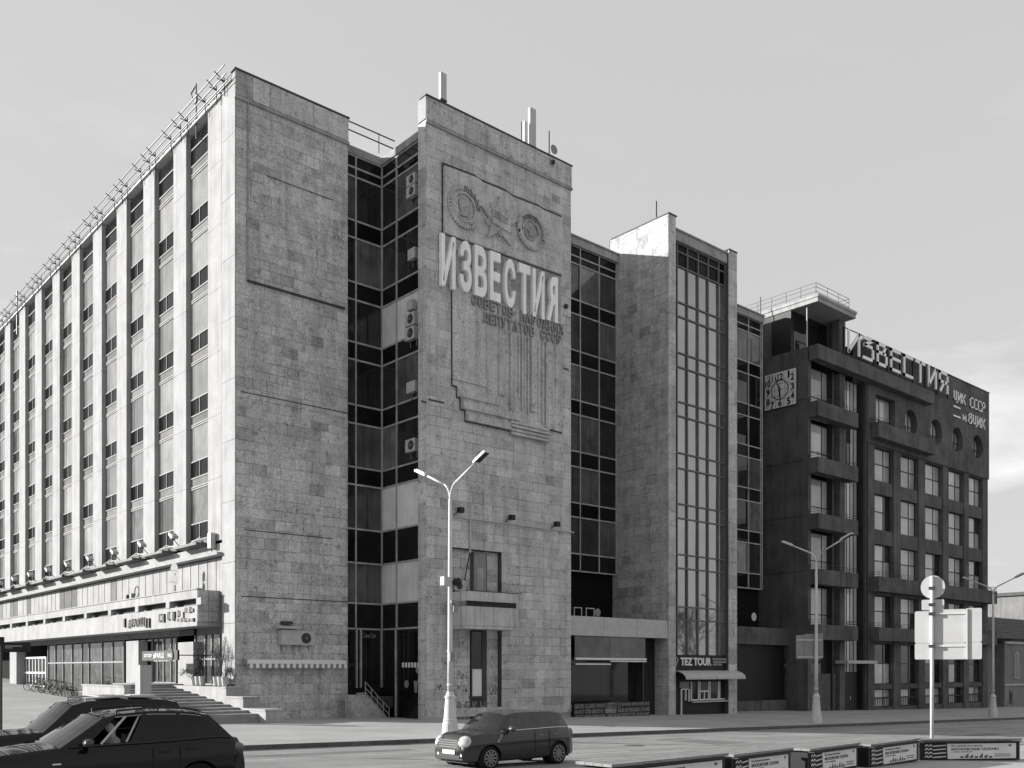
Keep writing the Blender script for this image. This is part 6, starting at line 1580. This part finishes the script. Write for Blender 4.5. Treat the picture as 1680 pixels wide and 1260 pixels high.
        for f_ in (.52, .78):
            x = xt0+(xt1-xt0)*f_; MB().box(x-.1, x+.1, s*hw*.985-.02, s*hw*.985+.025, ztop(x)-.2, ztop(x)-.165).build('door_handle', CHROME if frontkind == 'mini' else paint, t)
            MB().box(x-.22-.004, x-.22+.004, s*hw*1.0-.01, s*hw*1.0+.003, base+.15, ztop(x)-.06).build('door_seam', TRIM, t)
        st_ = MB()
        for i in range(14):
            x0 = xb0+.15+(xb1-.1-xb0-.15)*i/14; x1 = xb0+.15+(xb1-.1-xb0-.15)*(i+1)/14; st_.tube((x0, s*hw*lerp(wp, x0)*.9, ztop(x0)+.0), (x1, s*hw*lerp(wp, x1)*.9, ztop(x1)+.0), .014, 5, cap=False)
        st_.build('belt_trim', CHROME if frontkind != 'suv' else TRIM, t)
        if rails:
            r_ = MB()
            for i in range(12):
                s0, s1 = .12+.78*i/12, .12+.78*(i+1)/12; a, b = gpt(s0, 4, s), gpt(s1, 4, s); r_.tube((a[0], a[1]*.97, a[2]+.06), (b[0], b[1]*.97, b[2]+.06), .02, 6, cap=False)
            for s0 in (.12, .5, .9): a = gpt(s0, 4, s); r_.tube((a[0], a[1]*.97, a[2]), (a[0], a[1]*.97, a[2]+.07), .02, 6)
            r_.build('roof_rail', TRIM if frontkind == 'suv' else ALU, t)
    return t, gpt, ztop, hw, wp
def headlamp(t, x, y, z, sx, sy, sz, ry=0, rz=0, m=LENS, name='headlight'):
    M = Matrix.Translation((x, y, z)) @ Matrix.Rotation(rz, 4, 'Z') @ Matrix.Rotation(ry, 4, 'Y') @ Matrix.Diagonal((sx, sy, sz, 1))
    prof = [(math.sin(R(a)), -math.cos(R(a))) for a in range(0, 181, 20)]; mb = MB()
    mb.lathe([(max(r, .01), zz) for r, zz in prof], n=18, M=M); return mb.build(name, m, t, smooth=True)

def place_car(px, py, vline, L_mid):
    pass
# small hatch by the lamp
mu0, mv0 = 15.95, 20.85
mz_ = zg(19.5)-.15
mini, gp, zt_m, hw_, wp_m = car('small dark rounded hatchback with chrome grille and people inside, by the lamp', (mu0, mv0, mz_), 0, 4.1, 1.79,
    [(0, .62), (.05, .82), (.18, .93), (.5, 1.0), (.95, 1.04), (1.3, 1.05), (2.2, 1.07), (3.4, 1.09), (3.9, 1.06), (4.04, .98), (4.1, .75)],
    [(0, 1.48), (.15, 1.535), (.45, 1.55), (.8, 1.535), (1, 1.48)], (1.02, 3.96, 1.5, 3.66), .33, (.78, 3.37), CARGRY, CARROOF, GLASSMINI, base=.27,
    wind=[(4/30, 12/30), (13/30, 21/30), (22/30, 28/30)], frontkind='mini')
for s in (-1, 1):
    headlamp(mini, .09, s*.575, .80, .09, .19, .18, R(32), R(-30*s))
    headlamp(mini, .02, s*.52, .42, .03, .06, .06, name='fog_light')
    headlamp(mini, 4.0, s*.70, .88, .08, .06, .15, m=REDL, name='tail_light')
    MB().prism([(.95, .78), (1.12, .98), (1.2, .96), (1.05, .74)], lambda a, b, d: (a, s*(hw_*.975+d), b), 0, .03).build('side_vent', CHROME, mini)
g = MB()
for k in range(4): z = .63+k*.062; g.box(-.035, .0, -.46+.03*abs(k-1.5), .46-.03*abs(k-1.5), z, z+.022)
g.build('grille_bar', CHROME, mini); MB().box(-.02, .02, -.5, .5, .58, .85).build('grille', TRIM, mini)
MB().box(-.03, -.01, -.27, .27, .445, .555).build('licence_plate', WHITE, mini)
MB().box(-.015, -.002, -.46, .46, .345, .42).build('lower_intake', TRIM, mini)
MB().box(-.012, .1, -.6, .6, .30, .34).build('bumper_lip', TRIM, mini)
MB().tube((1.25, .55, 1.09), (1.55, -.1, 1.14), .012, 4).tube((1.22, -.1, 1.1), (1.5, -.62, 1.13), .012, 4).build('wiper', TRIM, mini)
MB().tube((3.4, 0, 1.56), (3.6, 0, 1.95), .006, 4).build('aerial', TRIM, mini)
person('p', 'driver in dark jacket at the wheel of the small hatchback', (mu0+2.05, mv0-.38, mz_+.62), CLOTH)
person('p', 'passenger in light top in the back of the small hatchback', (mu0+2.98, mv0-.36, mz_+.60), CLOTHL)
# near black estate SUV
su0, sv0 = 3.45, 18.2
sz_ = zg(6.5)-.15
suv, gp2, zt2, hw2, wp2 = car('near black sport utility car with an open driver window and long roof rails', (su0, sv0, sz_), 0, 4.86, 1.93,
    [(0, .72), (.06, .92), (.2, 1.02), (.6, 1.1), (1.2, 1.16), (1.6, 1.18), (3.0, 1.2), (4.3, 1.24), (4.7, 1.2), (4.82, 1.05), (4.86, .85)],
    [(0, 1.66), (.15, 1.73), (.45, 1.765), (.75, 1.74), (1, 1.66)], (1.42, 4.62, 2.2, 4.15), .385, (.92, 3.86), CARBLK, CARBLK, GLASSDK, base=.34,
    wind=[(4/30, 11/30), (12/30, 20/30), (21/30, 27/30)], rails=True, frontkind='suv', openwin=(-1, 0))
for s in (-1, 1):
    headlamp(suv, .2, s*.64, .87, .12, .19, .10, R(18), R(-28*s))
    headlamp(suv, 4.66, s*.80, 1.03, .16, .07, .09, m=REDL, name='tail_light')
    MB().box(.0, .06, s*.24-.19, s*.24+.19, .66, .92).build('grille', CHROME, suv)
MB().box(-.04, .12, -.8, .8, .42, .62).build('bumper', CARBLK, suv); MB().box(-.05, -.035, -.27, .27, .5, .61).build('licence_plate', WHITE, suv)
MB().tube((1.5, -.1, 1.22), (1.75, .6, 1.3), .014, 4).tube((1.48, -.7, 1.2), (1.7, -.1, 1.27), .014, 4).build('wiper', TRIM, suv)
MB().box(1.28, 1.42, -hw2-.006, -hw2+.01, .9, .925).build('side_repeater', CHROME, suv)
person('p', 'driver in grey jacket at the open window of the near black car', (su0+2.42, sv0-.5, sz_+.76), mat('grey_jacket', .22, .9, var=.3, scale=12, obj=True), rz=R(8))
fr_ = MB()
for (sa, sb) in ((4/30, 11/30), (12/30, 20/30), (21/30, 27/30)):
    for i in range(6):
        p, q = gp2(sa+(sb-sa)*i/6, 3, -1), gp2(sa+(sb-sa)*(i+1)/6, 3, -1); fr_.tube((p[0], p[1]-.006, p[2]), (q[0], q[1]-.006, q[2]), .008, 4, cap=False)
fr_.build('window_trim', ALU, suv)
p, q = gp2(10.6/30, 1, -1), gp2(10.6/30, 3, -1); MB().tube((p[0], p[1]+.06, p[2]), (q[0], q[1]+.06, q[2]), .02, 6).build('belt_strap', LGREY, suv)
p, q = gp2(5.2/30, 1, -1), gp2(5.2/30, 3, -1); MB().tube((p[0]+.1, p[1]-.004, p[2]), (q[0]+.1, q[1]-.004, q[2]), .022, 6).build('window_post', LGREY, suv)
# far black off-roader
fu0_, fv0_ = 4.35, 22.5
fz_ = zg(7)-.15
off, gp3, zt3, hw3, wp3 = car('tall black off-road car with a sunroof and bright mirrors half hidden behind the near car', (fu0_, fv0_, fz_), 0, 4.8, 1.95,
    [(0, .8), (.05, 1.02), (.2, 1.12), (.8, 1.18), (1.35, 1.2), (3.0, 1.22), (4.5, 1.24), (4.74, 1.2), (4.8, .95)],
    [(0, 1.76), (.15, 1.84), (.5, 1.865), (.85, 1.84), (1, 1.78)], (1.4, 4.66, 2.05, 4.35), .39, (.95, 3.85), CARBLK, CARBLK, GLASSDK, base=.36,
    wind=[(4/30, 11/30), (12/30, 20/30), (21/30, 28/30)], rails=True, frontkind='suv2')
for s in (-1, 1):
    headlamp(off, .16, s*.72, .95, .12, .16, .12); headlamp(off, 4.68, s*.80, 1.02, .08, .1, .16, m=REDL, name='tail_light')
MB().box(-.02, .03, -.5, .5, .72, .96).build('grille', CHROME, off); MB().box(-.04, .12, -.82, .82, .44, .64).build('bumper', CARBLK, off)
a, b = gp3(.25, 4, 1), gp3(.8, 4, -1)
MB().box(a[0], (a[0]+b[0])/2-.06, -.55, .3, 1.93, 1.955).box((a[0]+b[0])/2+.06, b[0], -.55, .3, 1.93, 1.955).build('sunroof', LENS, off)
